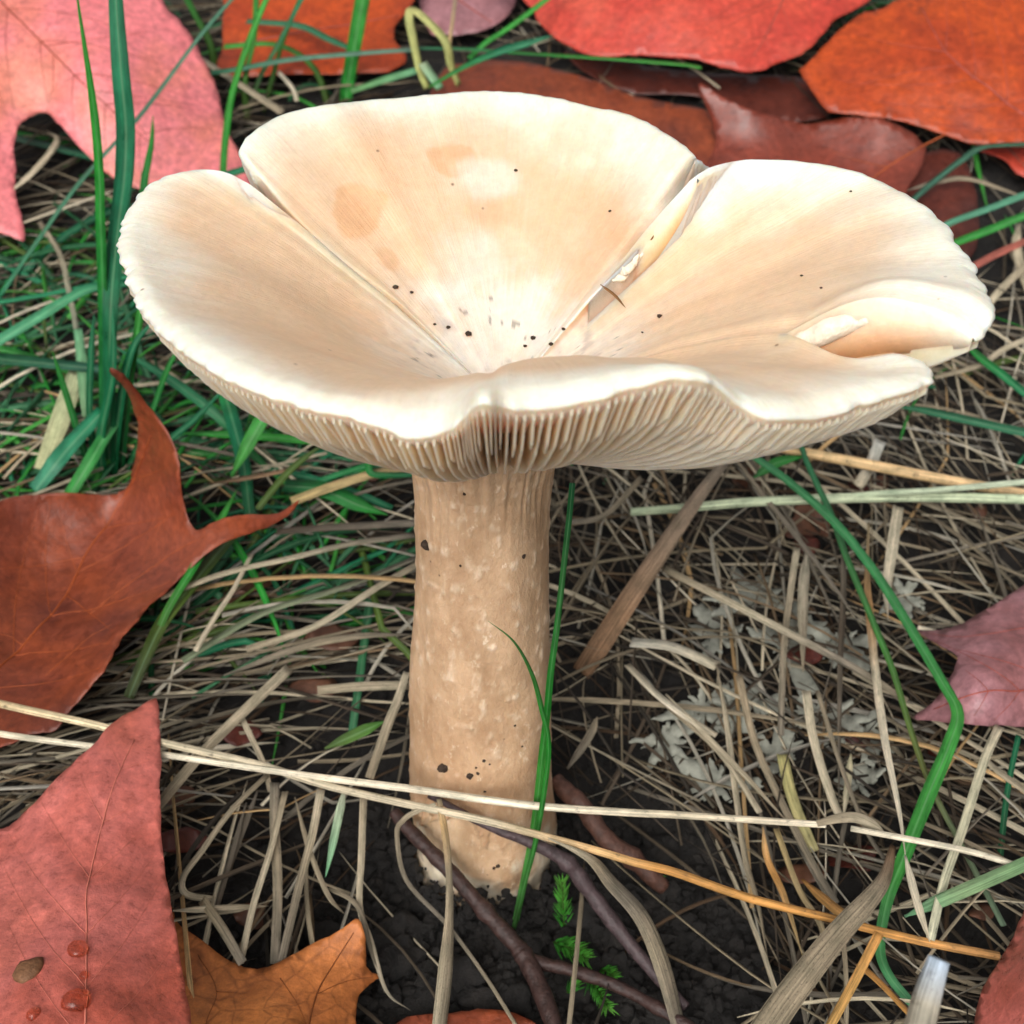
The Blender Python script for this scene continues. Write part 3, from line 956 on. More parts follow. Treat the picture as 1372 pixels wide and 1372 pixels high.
# behind the cap
leaf('pink', 'large pink leaf with a deep dark notch behind tall green blades',
     [(200, -30), (222, 8), (240, 26), (260, 55), (280, 92), (292, 122), (298, 150), (305, 176), (320, 202), (340, 240), (330, 280), (270, 280), (220, 262), (178, 250), (151, 238), (127, 218), (100, 191), (80, 168), (62, 151),
      (44, 154), (25, 168), (19, 194), (21, 228), (20, 258), (28, 287), (34, 321), (14, 317), (-20, 306), (-90, 300), (-140, 180), (-130, 20), (-40, -90), (90, -110)],
     [(178, 250, 1.8), (34, 321, 1.6), (62, 151, 3.4), (298, 150, 2.4), (340, 240, 1.4), (200, -30, 5.2), (50, -110, 6.2), (-140, 100, 5.4), (120, 120, 4.2)], 'h', ML_PINK,
     veins=[[(-60, -60), (40, 40), (120, 120), (200, 190)], [(70, 70), (70, 110), (62, 148)], [(60, 60), (130, 50), (200, 40)], [(120, 120), (190, 130), (260, 140)], [(150, 150), (185, 165), (215, 215)]], vmat=MV_RED, side=62)
leaf('red_top', 'broad salmon red leaf with smooth curved edge above the mushroom cap',
     [(640, -60), (690, -10), (712, 10), (722, 28), (740, 48), (765, 63), (800, 75), (840, 74), (880, 75), (934, 79), (965, 90), (990, 95), (1020, 94), (1041, 84), (1074, 72), (1099, 50), (1120, 26), (1149, 10), (1175, -10), (1200, -60), (1150, -110), (900, -140), (720, -120)],
     [(712, 10, 2.6), (880, 75, 2.6), (1000, 95, 2.4), (1120, 26, 3.0), (900, 0, 3.8), (900, -140, 5.0), (1200, -60, 3.6), (640, -60, 3.2)], 'h', ML_RED,
     veins=[[(1080, -70), (1035, 30), (1010, 75)], [(1055, -10), (980, 20), (900, 30)]], vmat=MV_RED, side=50)
leaf('orange_right', 'big orange leaf with mottled brown spots at the bank top',
     [(1072, 95), (1082, 112), (1095, 130), (1112, 149), (1150, 155), (1200, 160), (1250, 174), (1300, 191), (1340, 196), (1390, 195), (1470, 180), (1480, 60), (1400, -60), (1260, -30), (1185, 10), (1150, 20), (1110, 54), (1082, 84)],
     [(1072, 95, 2.3), (1112, 149, 1.9), (1300, 191, 1.7), (1470, 180, 2.4), (1185, 10, 3.4), (1400, -60, 4.4), (1250, 90, 3.0)], 'h', ML_ORANGE,
     veins=[[(1420, 190), (1330, 120), (1270, 70), (1235, 10)], [(1290, 85), (1200, 100), (1130, 120)], [(1350, 130), (1280, 160)]], vmat=MV_RED, side=55)
leaf('glossy', 'glossy maroon leaf with raised point and orange stalk beside the cap',
     [(935, 112), (965, 128), (1000, 144), (1050, 159), (1090, 166), (1130, 158), (1180, 160), (1215, 174), (1235, 190), (1241, 202), (1233, 226), (1217, 250), (1190, 300), (1060, 320), (950, 300), (940, 240), (958, 195), (955, 165)],
     [(935, 112, 2.6), (1000, 144, 2.2), (1090, 166, 1.4), (1180, 160, 2.1), (1241, 202, 1.5), (1217, 250, 1.1), (1060, 320, 0.9), (955, 165, 1.5), (1120, 230, 0.8)], 'h', ML_BROWN,
     veins=[[(1268, 179), (1235, 196), (1190, 222), (1140, 260)], [(1190, 222), (1150, 215), (1110, 200)]], vmat=MV_ORANGE)
leaf('brown_mid', 'brown leaf lying low between cap and red leaf',
     [(590, 100), (620, 84), (700, 82), (780, 102), (850, 128), (905, 140), (950, 152), (965, 200), (960, 260), (600, 270), (575, 150)],
     [(620, 84, 1.2), (780, 102, 1.3), (950, 152, 1.0), (780, 260, 0.6)], 'h', ML_RUST, veins=[[(600, 150), (720, 130), (880, 170)]], vmat=MV_RED)
leaf('orange_left', 'vivid orange leaf behind crossing thin green blades',
     [(296, 100), (298, 60), (300, 10), (320, -50), (560, -60), (556, 0), (532, 30), (528, 52), (545, 80), (505, 98), (400, 99)],
     [(296, 100, 1.2), (505, 98, 1.2), (320, -50, 2.6), (560, -60, 2.4)], 'h', ML_ORANGE, veins=[[(300, 60), (420, 40), (540, 20)]], vmat=MV_RED)
leaf('pink_far', 'small dusky pink leaf behind the folded yellow blade',
     [(562, -50), (690, -50), (688, 10), (650, 40), (600, 46), (572, 36)], [(562, -50, 1.6), (690, -50, 1.6), (600, 46, 0.9)], 'h', ML_PURPLE, veins=[[(570, -30), (660, 30)]], vmat=MV_RED)
leaf('dark_under', 'dark brown shaded leaf under the salmon red leaf',  # a brown leaf; the shade it lies in is put into its colour
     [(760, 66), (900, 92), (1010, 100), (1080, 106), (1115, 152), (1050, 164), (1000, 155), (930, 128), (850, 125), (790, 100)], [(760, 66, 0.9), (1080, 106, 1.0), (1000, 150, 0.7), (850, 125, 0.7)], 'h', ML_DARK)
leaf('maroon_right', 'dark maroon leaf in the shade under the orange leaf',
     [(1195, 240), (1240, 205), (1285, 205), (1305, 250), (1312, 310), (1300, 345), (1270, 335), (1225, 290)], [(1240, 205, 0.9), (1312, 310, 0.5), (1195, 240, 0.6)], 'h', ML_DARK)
leaf('pink_sliver', 'pinkish leaf tip peeping below the big orange leaf',
     [(1305, 198), (1345, 214), (1372, 236), (1430, 246), (1440, 180), (1360, 180)], [(1305, 198, 0.9), (1372, 236, 0.9), (1440, 180, 1.3)], 'h', ML_RED)
# around the mushroom
leaf('left', 'brown curled oak leaf with two upturned pointed lobes beside grass clump',
     [(147, 496), (160, 497), (170, 505), (193, 534), (215, 564), (231, 591), (240, 621), (243, 655), (251, 690), (263, 711), (280, 704), (308, 692), (339, 690), (370, 688), (399, 671), (374, 699), (335, 714), (298, 729), (265, 752), (238, 776), (218, 795), (194, 816), (183, 833), (164, 853), (157, 868),
      (144, 893), (134, 907), (117, 927), (93, 955), (74, 978), (40, 984), (5, 1000), (-60, 1000), (-130, 930), (-140, 780), (-70, 690), (0, 671), (45, 663), (100, 661), (150, 663), (166, 655), (174, 636), (181, 607), (185, 574), (178, 542), (168, 519)],
     [(-60, 1000, 3.8), (74, 978, 3.8), (-100, 760, 5.6), (0, 671, 5.6), (100, 661, 5.3), (88, 795, 3.7), (164, 662, 5.0), (185, 574, 7.6), (148, 497, 10.0), (240, 640, 7.0), (263, 711, 5.6), (225, 740, 4.9), (308, 708, 6.0), (399, 671, 7.8), (183, 832, 4.8), (144, 893, 4.6), (30, 880, 3.6), (150, 800, 4.2)], 'z', ML_RUST,
     veins=[[(-60, 950), (0, 892), (50, 842), (88, 795), (112, 745), (150, 690), (178, 640), (200, 585)], [(88, 795), (130, 828), (150, 845)], [(30, 862), (10, 850), (-30, 845)], [(112, 745), (60, 756), (0, 762)], [(118, 820), (190, 770), (250, 730), (310, 705)], [(60, 905), (110, 860), (150, 833)]], vmat=MV_ORANGE, grid=9, side=70)
leaf('front_left', 'wet rose red oak leaf with water drops and tall pointed lobe',
     [(208, 934), (212, 950), (214, 975), (216, 1020), (214, 1070), (217, 1124), (225, 1186), (234, 1237), (242, 1285), (249, 1330), (258, 1380), (262, 1450), (100, 1480), (-80, 1450), (-110, 1250), (-60, 1140), (0, 1112), (17, 1105), (48, 1079), (86, 1034), (124, 1000), (148, 972), (179, 951)],
     [(208, 934, 4.9), (0, 1112, 4.3), (217, 1124, 4.3), (100, 1200, 4.7), (249, 1330, 4.0), (-80, 1450, 4.5), (100, 1400, 4.8), (120, 1040, 4.9), (258, 1450, 4.0)], 'z', ML_ROSE,
     veins=[[(112, 1440), (115, 1330), (116, 1240), (118, 1180), (150, 1060), (180, 990)]], vmat=MV_PALE, wrinkle=0.0008, side=75)
leaf('oak_front', 'flat orange brown oak leaf with dark veins beside the bare soil',
     [(225, 1220), (240, 1240), (272, 1261), (310, 1289), (344, 1297), (378, 1287), (420, 1265), (460, 1244), (481, 1231), (489, 1257), (490, 1285), (494, 1301), (511, 1308), (495, 1319), (479, 1340), (478, 1375), (490, 1420), (430, 1470), (260, 1470), (200, 1380)],
     [(240, 1240, 2.4), (344, 1297, 2.2), (481, 1231, 2.7), (511, 1308, 1.7), (380, 1390, 2.8), (260, 1470, 2.7), (478, 1400, 2.0)], 'z', ML_OAK,
     veins=[[(412, 1440), (415, 1375), (425, 1330), (445, 1295), (474, 1250)], [(265, 1279), (290, 1326), (276, 1372), (280, 1420)], [(290, 1326), (330, 1330)], [(425, 1330), (465, 1315), (500, 1309)], [(375, 1310), (400, 1345), (415, 1375)]], vmat=MV_DARK)
leaf('brown_front', 'dark rust leaf edge lying on the soil in front',
     [(515, 1395), (545, 1364), (605, 1357), (650, 1353), (690, 1358), (728, 1382), (730, 1450), (530, 1450)], [(545, 1364, 1.2), (690, 1358, 1.2), (620, 1450, 1.0)], 'z', ML_RUST, veins=[[(540, 1420), (640, 1390), (720, 1400)]], vmat=MV_RED)
leaf('purple', 'mauve leaf with a thin torn point and red underside lip',
     [(1229, 845), (1260, 843), (1289, 834), (1330, 811), (1372, 785), (1430, 760), (1480, 820), (1470, 960), (1400, 974), (1360, 973), (1313, 972), (1260, 967), (1223, 962), (1245, 945), (1264, 925), (1277, 900), (1282, 879), (1262, 866)],
     [(1229, 845, 3.9), (1372, 785, 5.0), (1300, 900, 5.0), (1223, 962, 3.6), (1372, 973, 4.0), (1480, 820, 5.2), (1320, 935, 4.9)], 'z', ML_PURPLE,
     veins=[[(1440, 905), (1372, 925), (1320, 925), (1250, 950)], [(1480, 830), (1390, 838), (1300, 852), (1240, 848)]], vmat=MV_RED, side=45)
leaf('red_corner', 'dull red leaf with round edge below the white straw',
     [(1385, 1200), (1370, 1230), (1354, 1265), (1328, 1307), (1314, 1340), (1306, 1390), (1330, 1450), (1450, 1460), (1480, 1250)], [(1385, 1200, 4.2), (1314, 1340, 3.8), (1450, 1400, 5.0), (1400, 1320, 5.2)], 'z', ML_ROSE)

# ------------------------------------------------------------------ blades, straws, stalks
def ribbon(P, W, roll=0.0, twist=0.0, thick=0.00025, fold=0.25, ref=(0.05, -0.45, 0.89), round_=False, K=None):
    """flat folded blade (6 points across) or a round stalk (8 points) along P; returns V, quads, uv"""
    P = np.asarray(P, float); n = len(P)
    W = np.broadcast_to(np.asarray(W, float), (n,))
    tg = np.gradient(P, axis=0); tg /= np.linalg.norm(tg, axis=1)[:, None] + 1e-12
    ref = np.array(ref)
    side = np.cross(tg, ref)
    ln = np.linalg.norm(side, axis=1)
    bad = ln < 0.15
    if bad.any():
        side[bad] = np.cross(tg[bad], np.array([0.9, 0.3, 0.3]))
    side /= np.linalg.norm(side, axis=1)[:, None] + 1e-12
    for i in range(1, n):
        if side[i] @ side[i - 1] < 0:
            side[i] *= -1
    nor = np.cross(side, tg)
    an = roll + twist * np.linspace(0, 1, n)
    c, s = np.cos(an)[:, None], np.sin(an)[:, None]
    side, nor = side * c + nor * s, nor * c - side * s
    h = W[:, None] / 2
    if round_:
        K = 8
        aa = np.arange(8) / 8 * 2 * math.pi
        pts = [P + h * (math.cos(x) * side + math.sin(x) * nor) for x in aa]
        us = np.arange(8) / 8
        caps = [(0, 3, 2, 1), (0, 7, 4, 3), (4, 7, 6, 5)]
    else:
        K = 6
        th = np.minimum(thick, h * 0.6)
        pts = [P - side * h + nor * 0, P - nor * (h * fold) + nor * th / 2, P + side * h,
               P + side * h * 0.98 - nor * th, P - nor * (h * fold) - nor * th, P - side * h * 0.98 - nor * th]
        us = np.array([0, 0.5, 1, 1, 0.5, 0])
        caps = [(0, 1, 4, 5), (1, 2, 3, 4)]
    V = np.stack(pts, 1).reshape(-1, 3)
    i = np.arange(n - 1)[:, None] * K; j = np.arange(K)[None, :]
    Q = np.stack([i + j, i + K + j, i + K + (j + 1) % K, i + (j + 1) % K], -1).reshape(-1, 4)
    cq = np.array(caps)
    Q = np.concatenate([Q, cq, cq[:, ::-1] + (n - 1) * K])
    L_ = np.concatenate([[0], np.cumsum(np.linalg.norm(np.diff(P, axis=0), axis=1))]) * 100
    uv = np.stack([np.tile(us, n), np.repeat(L_, K) + random.random() * 50], -1)
    return V, Q, uv


def widths(n, w, taper):
    t = np.linspace(0, 1, n)
    w = np.interp(t, np.linspace(0, 1, len(w)), w) if hasattr(w, '__len__') else np.full(n, float(w))
    if taper in ('tip', 'both'):
        w = w * np.clip((1 - t) / 0.35, 0.04, 1) ** 0.75
    if taper in ('root', 'both'):
        w = w * np.clip(t / 0.25, 0.15, 1) ** 0.7
    return w


def grad_cols(n, K, cols, jit=0.0):
    t = np.linspace(0, 1, n)
    c = np.array(cols, float)
    if c.ndim == 1:
        c = c[None]
    q = np.linspace(0, 1, len(c))
    r = np.stack([np.interp(t, q, c[:, k]) for k in range(3)], -1)
    return np.repeat(r, K, axis=0)


used_labels = {}


def B(name, pts, w, cols, label, h=1.0, mode='h', taper='tip', roll=0.0, twist=0.0, fold=0.25, round_=False, mat=None, group=None, cat=None, dens=7, thick=0.00025):
    q = [(p[0], p[1], p[2] if len(p) > 2 else h) for p in pts]
    q = np.array(q, float)
    if mode == 'y':          # upright blade: rooted on the ground, third value leans it away (cm)
        root = hit(q[:1, 0], q[:1, 1], 0.001, 'h')[0]
        off = np.array([p[2] if len(p) > 2 else 0.0 for p in pts])
        C3 = hit(q[:, 0], q[:, 1], root[1] + off / 100, 'y')
    else:
        C3 = hit(q[:, 0], q[:, 1], q[:, 2] / 100, mode)
    P = catmull(C3, dens)
    d = project(P)[2]
    wm = widths(len(P), w, taper) / 686 * T * d
    V, Q, uv = ribbon(P, wm, roll, twist, fold=fold, round_=round_, thick=thick)
    K = 8 if round_ else 6
    me = mk_mesh(name, V, Q, uv=uv, col=grad_cols(len(P), K, cols))
    return link(name, me, mat or (M_GREEN if 'green' in (cat or '') else M_STRAW), label=label, cat=(cat or '').replace('green ', ''), group=group)


def G(pts, w, cols, label, **k):
    k.setdefault('cat', 'green grass blade'); k.setdefault('mat', M_GREEN)
    return B('grass_blade', pts, w, cols, label, **k)


def D(pts, w, cols, label, name='dry_straw', **k):
    k.setdefault('cat', 'straw'); k.setdefault('fold', 0.35)
    return B(name, pts, w, cols, label, **k)


TEAL = (0.012, 0.21, 0.095); GRN = (0.022, 0.31, 0.035); DKG = (0.008, 0.12, 0.04); PALE = (0.18, 0.46, 0.25); LIME = (0.06, 0.40, 0.05); OLV = (0.09, 0.15, 0.025)
YG = (0.42, 0.46, 0.16); MINT = (0.46, 0.56, 0.38)
STR = (0.33, 0.275, 0.195); PST = (0.58, 0.51, 0.38); WST = (0.78, 0.71, 0.57); GST = (0.20, 0.175, 0.14); DST = (0.095, 0.072, 0.052); TAN = (0.62, 0.41, 0.20); ORG = (0.54, 0.27, 0.08); BRN = (0.22, 0.125, 0.07)

# --- green blades of the left clump
G([(145, 650), (146, 540), (147, 440), (150, 380, 0.3), (158, 300, 0.6), (166, 235, 0.8), (168, 168, 1), (162, 100, 1.2), (155, 0, 1.6), (150, -120, 2)], [17, 20, 25, 27, 24, 14], [DKG, TEAL, TEAL], 'tallest wide dark green blade standing before the pink leaf', mode='y', taper='none', fold=0.2)
G([(141, 640), (139, 540), (138, 440), (136, 350), (134, 290), (133, 240), (129, 180), (122, 120), (113, 60), (104, 0), (94, -80)], [13, 14, 14, 12, 9, 6], [DKG, GRN, LIME], 'thin upright bright green blade crossing the pink leaf', mode='y', taper='tip')
G([(0, 395, 1.5), (50, 322, 2.5), (100, 252, 3.5), (140, 206, 4), (183, 160, 4.6), (220, 112, 5), (270, 45, 6), (318, -10, 6.5)], [10, 10, 9, 8], [TEAL, (0.06, 0.22, 0.15), (0.10, 0.28, 0.18)], 'long thin teal blade slanting up across the pink leaf', taper='none', roll=0.4)
G([(176, 420), (186, 330), (193, 245), (197, 222), (203, 190), (205, 155)], [12, 12, 11, 11], [DKG, GRN], 'short pointed green blade rising behind the left cap lobe', mode='y')
G([(299, 300), (299, 225), (305, 160), (315, 110), (335, 50), (358, -5), (380, -60)], [9, 10, 10, 9], [GRN, LIME], 'slim green blade leaning right above the cap tear', mode='y', taper='none')
G([(-40, 478, 2.2), (0, 455, 2.6), (50, 425, 3), (100, 395, 3.2), (135, 383, 3.2), (172, 380, 3)], [20, 18, 15, 10], [(0.08, 0.38, 0.20), (0.09, 0.40, 0.2), TEAL], 'shiny arching green blade bent over by the left edge', taper='none')
G([(288, 238, 2.6), (312, 231, 2.6), (340, 224, 2.6), (380, 222, 2.4)], 12, [TEAL, TEAL], 'teal blade end peeping through the cap tear', taper='none')
G([(20, 184, 1.0), (80, 199, 1.2), (135, 213, 1.3)], 11, [(0.09, 0.2, 0.14), TEAL], 'dim teal blade in the notch of the pink leaf', taper='none')
G([(150, 462, 1.6), (215, 500, 1.8), (265, 535, 1.7), (305, 570, 1.4), (345, 615, 1.2), (405, 665, 0.8)], [12, 15, 15, 14], [TEAL, (0.05, 0.26, 0.12), GRN], 'long teal blade sloping down beneath the left cap lobe', taper='both')
G([(287, 488, 2.0), (300, 525, 2.0), (312, 565, 2.0), (326, 620, 1.8), (335, 692, 1.2)], [16, 19, 20, 14], [GRN, TEAL, DKG], 'broad green blade hanging down behind the brown curled leaf', taper='none')
G([(310, 638, 2.0), (335, 590, 2.6), (352, 560, 3.0), (366, 538, 3.2)], [16, 20, 20, 16], [LIME, GRN], 'bright green stub under the cap margin', taper='root')
G([(235, 580, 1.4), (330, 583, 1.6), (425, 591, 1.4), (470, 596, 1.2)], [11, 13, 12, 10], [GRN, LIME], 'level green blade crossing under the cap', taper='both')
G([(-30, 476, 2.0), (0, 480, 2.0), (60, 486, 2.2), (125, 493, 2.2), (150, 497, 2.0)], [20, 19, 15, 8], [DKG, (0.02, 0.10, 0.07)], 'dark blue green blade lying level beside the clump', taper='none')
G([(45, 658, 1.2), (70, 625, 1.8), (92, 598, 2.0), (137, 550, 2.4)], [22, 27, 26, 20], [(0.06, 0.30, 0.18), TEAL], 'broad cut teal blade leaning on the brown leaf rim', taper='none')
G([(92, 664, 1.2), (120, 618, 1.8), (140, 585, 2.0), (161, 555, 2.2)], [18, 20, 18, 15], [GRN, (0.06, 0.27, 0.10)], 'shorter cut green blade beside the broad teal one', taper='none')
G([(104, 440, 2.4), (109, 480, 2.2), (112, 520, 2.0), (116, 558, 1.6)], [11, 14, 14, 11], [PALE, (0.2, 0.36, 0.18)], 'pale green blade hanging beside the tall clump', taper='none')
D([(56, 628, 1.2), (78, 570, 1.6), (92, 530, 1.8), (103, 497, 1.9)], [22, 28, 27, 22], [(0.45, 0.46, 0.26), (0.36, 0.40, 0.24)], 'faded yellowish blade between green blades and straw', name='faded_grass_blade', taper='none', cat='grass blade')
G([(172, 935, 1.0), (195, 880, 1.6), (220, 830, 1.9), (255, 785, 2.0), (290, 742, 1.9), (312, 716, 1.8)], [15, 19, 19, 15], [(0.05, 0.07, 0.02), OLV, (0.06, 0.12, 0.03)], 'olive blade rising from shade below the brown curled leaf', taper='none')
G([(192, 900, 1.2), (222, 822, 2.0), (262, 755, 2.4), (300, 688, 2.4), (318, 655, 2.2)], [9, 11, 12, 9], [OLV, GRN, LIME], 'narrow green blade behind the leaf lobe tip', taper='tip')
G([(345, 682, 1.6), (372, 648, 1.9), (402, 618, 2.0), (448, 585, 1.8)], [9, 10, 10, 6], [OLV, (0.12, 0.2, 0.05)], 'short olive blade slanting under the cap edge', taper='tip')
G([(400, 660, 1.1), (440, 640, 1.6), (500, 620, 1.9), (520, 600, 2.2), (498, 612, 2.3), (497, 634, 2.2), (530, 637, 2.0), (570, 634, 1.6)], [9, 10, 10, 8], [TEAL, GRN, TEAL], 'looped green blade touching the stem top', taper='none')
G([(380, 650, 1.2), (430, 655, 1.5), (480, 676, 1.4), (520, 690, 1.2)], [20, 24, 22, 12], [DKG, GRN], 'wide dark blade under the looped blade', taper='tip')
G([(435, 1003, 1.4), (480, 982, 1.8), (516, 966, 1.9)], [12, 17, 14], [(0.12, 0.20, 0.05), (0.09, 0.28, 0.04)], 'short fresh green blade among straw left of the stem', taper='both')
for k, (p, w_) in enumerate([([(160, 640), (172, 520), (186, 430), (192, 380)], 12), ([(132, 640), (120, 560), (122, 470), (126, 420)], 10), ([(150, 650), (158, 560), (176, 470), (214, 420)], 13),
                             ([(165, 640), (200, 560), (226, 490), (250, 455)], 9), ([(128, 650), (108, 590), (86, 520), (70, 470)], 9), ([(176, 650), (215, 600), (262, 560), (300, 520)], 11),
                             ([(140, 660), (134, 590), (150, 500), (152, 410)], 14), ([(190, 640), (240, 610), (300, 610), (350, 640)], 12)]):
    G(p, w_, [DKG, random.choice([GRN, TEAL, LIME])], 'upright green blade in the dense clump left of the cap', mode='y', group='green blades of the clump left of the cap')

# --- green blades at the back and right
G([(462, 150), (466, 110), (473, 70), (480, 30), (489, -20)], [17, 19, 21, 22], [GRN, (0.05, 0.30, 0.05)], 'stout bright green blade standing behind the cap rim', mode='y', taper='none', fold=0.15)
D([(572, 118, 1.4), (562, 92, 2.0), (553, 50, 3.0), (548, 22, 3.6), (554, 13, 3.7), (576, 31, 3.4), (597, 56, 3.0), (604, 86, 2.2), (615, 114, 1.4)], [9, 11, 12, 12, 9], [YG, (0.5, 0.5, 0.2), YG], 'yellow green blade folded into a loop behind the cap', name='folded_grass_blade', taper='none', cat='grass blade')
G([(470, 122, 1.6), (520, 105, 1.9), (558, 94, 2.0)], [10, 13, 12], [(0.14, 0.34, 0.12), PALE], 'pale short blade lying behind the cap rim', taper='none')
G([(566, 84, 2.2), (574, 96, 2.0), (590, 118, 1.6)], [13, 13, 12], [(0.45, 0.55, 0.36), PALE], 'whitish sheath at the foot of the folded blade', taper='none')
G([(575, 116, 2.0), (620, 90, 3.0), (668, 69, 3.7), (712, 56, 4.0), (741, 47, 4.0)], [6, 12, 15, 13], [GRN, TEAL, (0.05, 0.24, 0.13)], 'leaf shaped green blade pointing right over the cap', taper='tip')
G([(628, 78, 2.2), (652, 56, 2.6), (680, 38, 3.0), (728, 2, 3.6), (760, -25, 4)], [7, 8, 8, 7], [GRN, LIME], 'thin green blade slanting up toward the red leaf', taper='none')
G([(560, 64, 2.4), (620, 65, 2.6), (720, 72, 3.0), (800, 77, 3.2), (905, 85, 3.3), (940, 90, 3.2)], [7, 9, 10, 9], [TEAL, GRN, LIME], 'level blurred green blade crossing the red leaf edge', taper='none', roll=0.3)
G([(262, 100, 2.0), (320, 92, 2.4), (385, 80, 2.6), (470, 72, 2.6), (555, 66, 2.2)], [9, 10, 9, 8], [TEAL, (0.12, 0.28, 0.2), (0.2, 0.36, 0.28)], 'pale teal blade lying level across the orange leaf', taper='none')
G([(330, 28, 2.2), (400, 34, 2.4), (440, 52, 2.2), (478, 68, 1.8)], [10, 12, 11, 8], [(0.06, 0.22, 0.12), TEAL], 'teal blade drooping over the orange leaf', taper='none')
for k, (p, w_) in enumerate([([(330, 160), (345, 110), (372, 60), (408, -10)], 8), ([(352, 150), (366, 100), (384, 40), (415, -30)], 7), ([(332, 170), (328, 110), (340, 50), (344, -20)], 8), ([(290, 110), (282, 60), (262, 20), (240, -20)], 9), ([(440, 140), (420, 90), (372, 60), (300, 62)], 9)]):
    G(p, w_, [OLV, random.choice([GRN, LIME, TEAL])], 'thin blurred blade before the orange leaf', mode='y', taper='none', group='thin blades before the orange leaf')
G([(1235, 330, 1.2), (1268, 301, 1.8), (1320, 281, 2.2), (1372, 261, 2.4), (1430, 238, 2.6)], [8, 10, 10, 9], [(0.08, 0.3, 0.2), (0.14, 0.44, 0.28)], 'upper pale teal blade beside the right cap lobe', taper='none')
G([(1255, 335, 1.4), (1288, 322, 1.8), (1330, 306, 2.1), (1372, 289, 2.3), (1430, 268, 2.4)], [9, 12, 12, 11], [GRN, (0.05, 0.30, 0.06)], 'lower bright green blade beside the right cap lobe', taper='none')
G([(1222, 268, 0.9), (1255, 240, 1.4), (1290, 213, 1.9), (1320, 196, 2.1), (1385, 192, 2.0)], [9, 10, 11, 10], [(0.03, 0.13, 0.09), (0.05, 0.17, 0.11)], 'dark teal blade arching over the maroon leaf', taper='none', roll=0.3)
G([(1195, 543, 1.6), (1240, 550, 1.8), (1290, 561, 1.9), (1372, 579, 1.9), (1440, 592, 1.8)], [9, 13, 14, 13], [(0.02, 0.15, 0.07), (0.04, 0.22, 0.11)], 'dark green blade lying level below the right lobe', taper='root')
G([(1285, 452, 1.5), (1318, 482, 1.8), (1345, 503, 1.8), (1390, 540, 1.6)], [9, 14, 14, 13], [GRN, TEAL], 'short green blade slanting down past the right lobe', taper='root')
G([(976, 588, 2.2), (1020, 618, 2.4), (1062, 649, 2.5), (1120, 701, 2.5), (1172, 766, 2.4), (1216, 835, 2.4), (1261, 911, 2.4), (1283, 954, 2.3), (1272, 998, 2.2), (1244, 1065, 2.1), (1210, 1151, 2.0), (1190, 1203, 1.8), (1179, 1265, 1.4), (1190, 1305, 1.3), (1226, 1350, 1.0)], [9, 11, 12, 13, 14, 15, 18, 20, 18, 14, 13, 12], [(0.06, 0.28, 0.12), (0.07, 0.36, 0.13), (0.06, 0.34, 0.06), (0.05, 0.30, 0.05), (0.12, 0.42, 0.2)], 'longest green blade, kinked sharply beside the mauve leaf', taper='none', roll=-0.1)
G([(1068, 580, 2.0), (1084, 625, 2.2), (1112, 685, 2.1), (1134, 745, 2.0), (1168, 828, 2.0), (1196, 897, 1.9), (1218, 970, 1.8), (1246, 1050, 1.6), (1290, 1135, 1.3), (1345, 1240, 1.0)], [7, 9, 9, 8, 8], [TEAL, (0.06, 0.26, 0.10), (0.08, 0.30, 0.06), (0.18, 0.2, 0.06), (0.2, 0.3, 0.2)], 'thin green blade running beside the longest blade', taper='none')
G([(1212, 1228, 1.6), (1250, 1211, 1.9), (1290, 1194, 2.1), (1372, 1158, 2.3), (1430, 1130, 2.4)], [14, 18, 18, 17], [PALE, (0.3, 0.46, 0.24), (0.14, 0.34, 0.14)], 'pale green strip blade under the white straw end', taper='root')
G([(1010, 640, 1.5), (1040, 620, 1.8), (1080, 610, 1.8)], [12, 15, 12], [(0.05, 0.24, 0.06), GRN], 'short green blade below the right gills', taper='both')
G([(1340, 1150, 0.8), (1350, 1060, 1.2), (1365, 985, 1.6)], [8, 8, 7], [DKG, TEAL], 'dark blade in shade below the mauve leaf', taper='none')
# blades at the foot of the stem
Y0 = -0.021
G([(690, 1238), (700, 1190), (711, 1135), (718, 1090), (726, 1015), (733, 955), (738, 900), (746, 842), (755, 762), (762, 700), (767, 648)], [9, 10, 10, 9, 8, 8], [(0.12, 0.34, 0.10), (0.08, 0.36, 0.06), GRN, (0.04, 0.2, 0.05), DKG], 'straight green blade growing against the stem', mode='y', taper='none', fold=0.3)
G([(688, 1245, 0.0), (704, 1180, -0.15), (717, 1130, -0.2), (730, 1055, -0.2), (735, 995, -0.2), (726, 950, -0.25), (713, 903, -0.35), (689, 860, -0.5), (654, 832, -0.5)], [6, 7, 7, 7, 6], [(0.06, 0.2, 0.04), GRN, (0.06, 0.22, 0.04)], 'fine curved grass blade with its tip over the stem', mode='y')

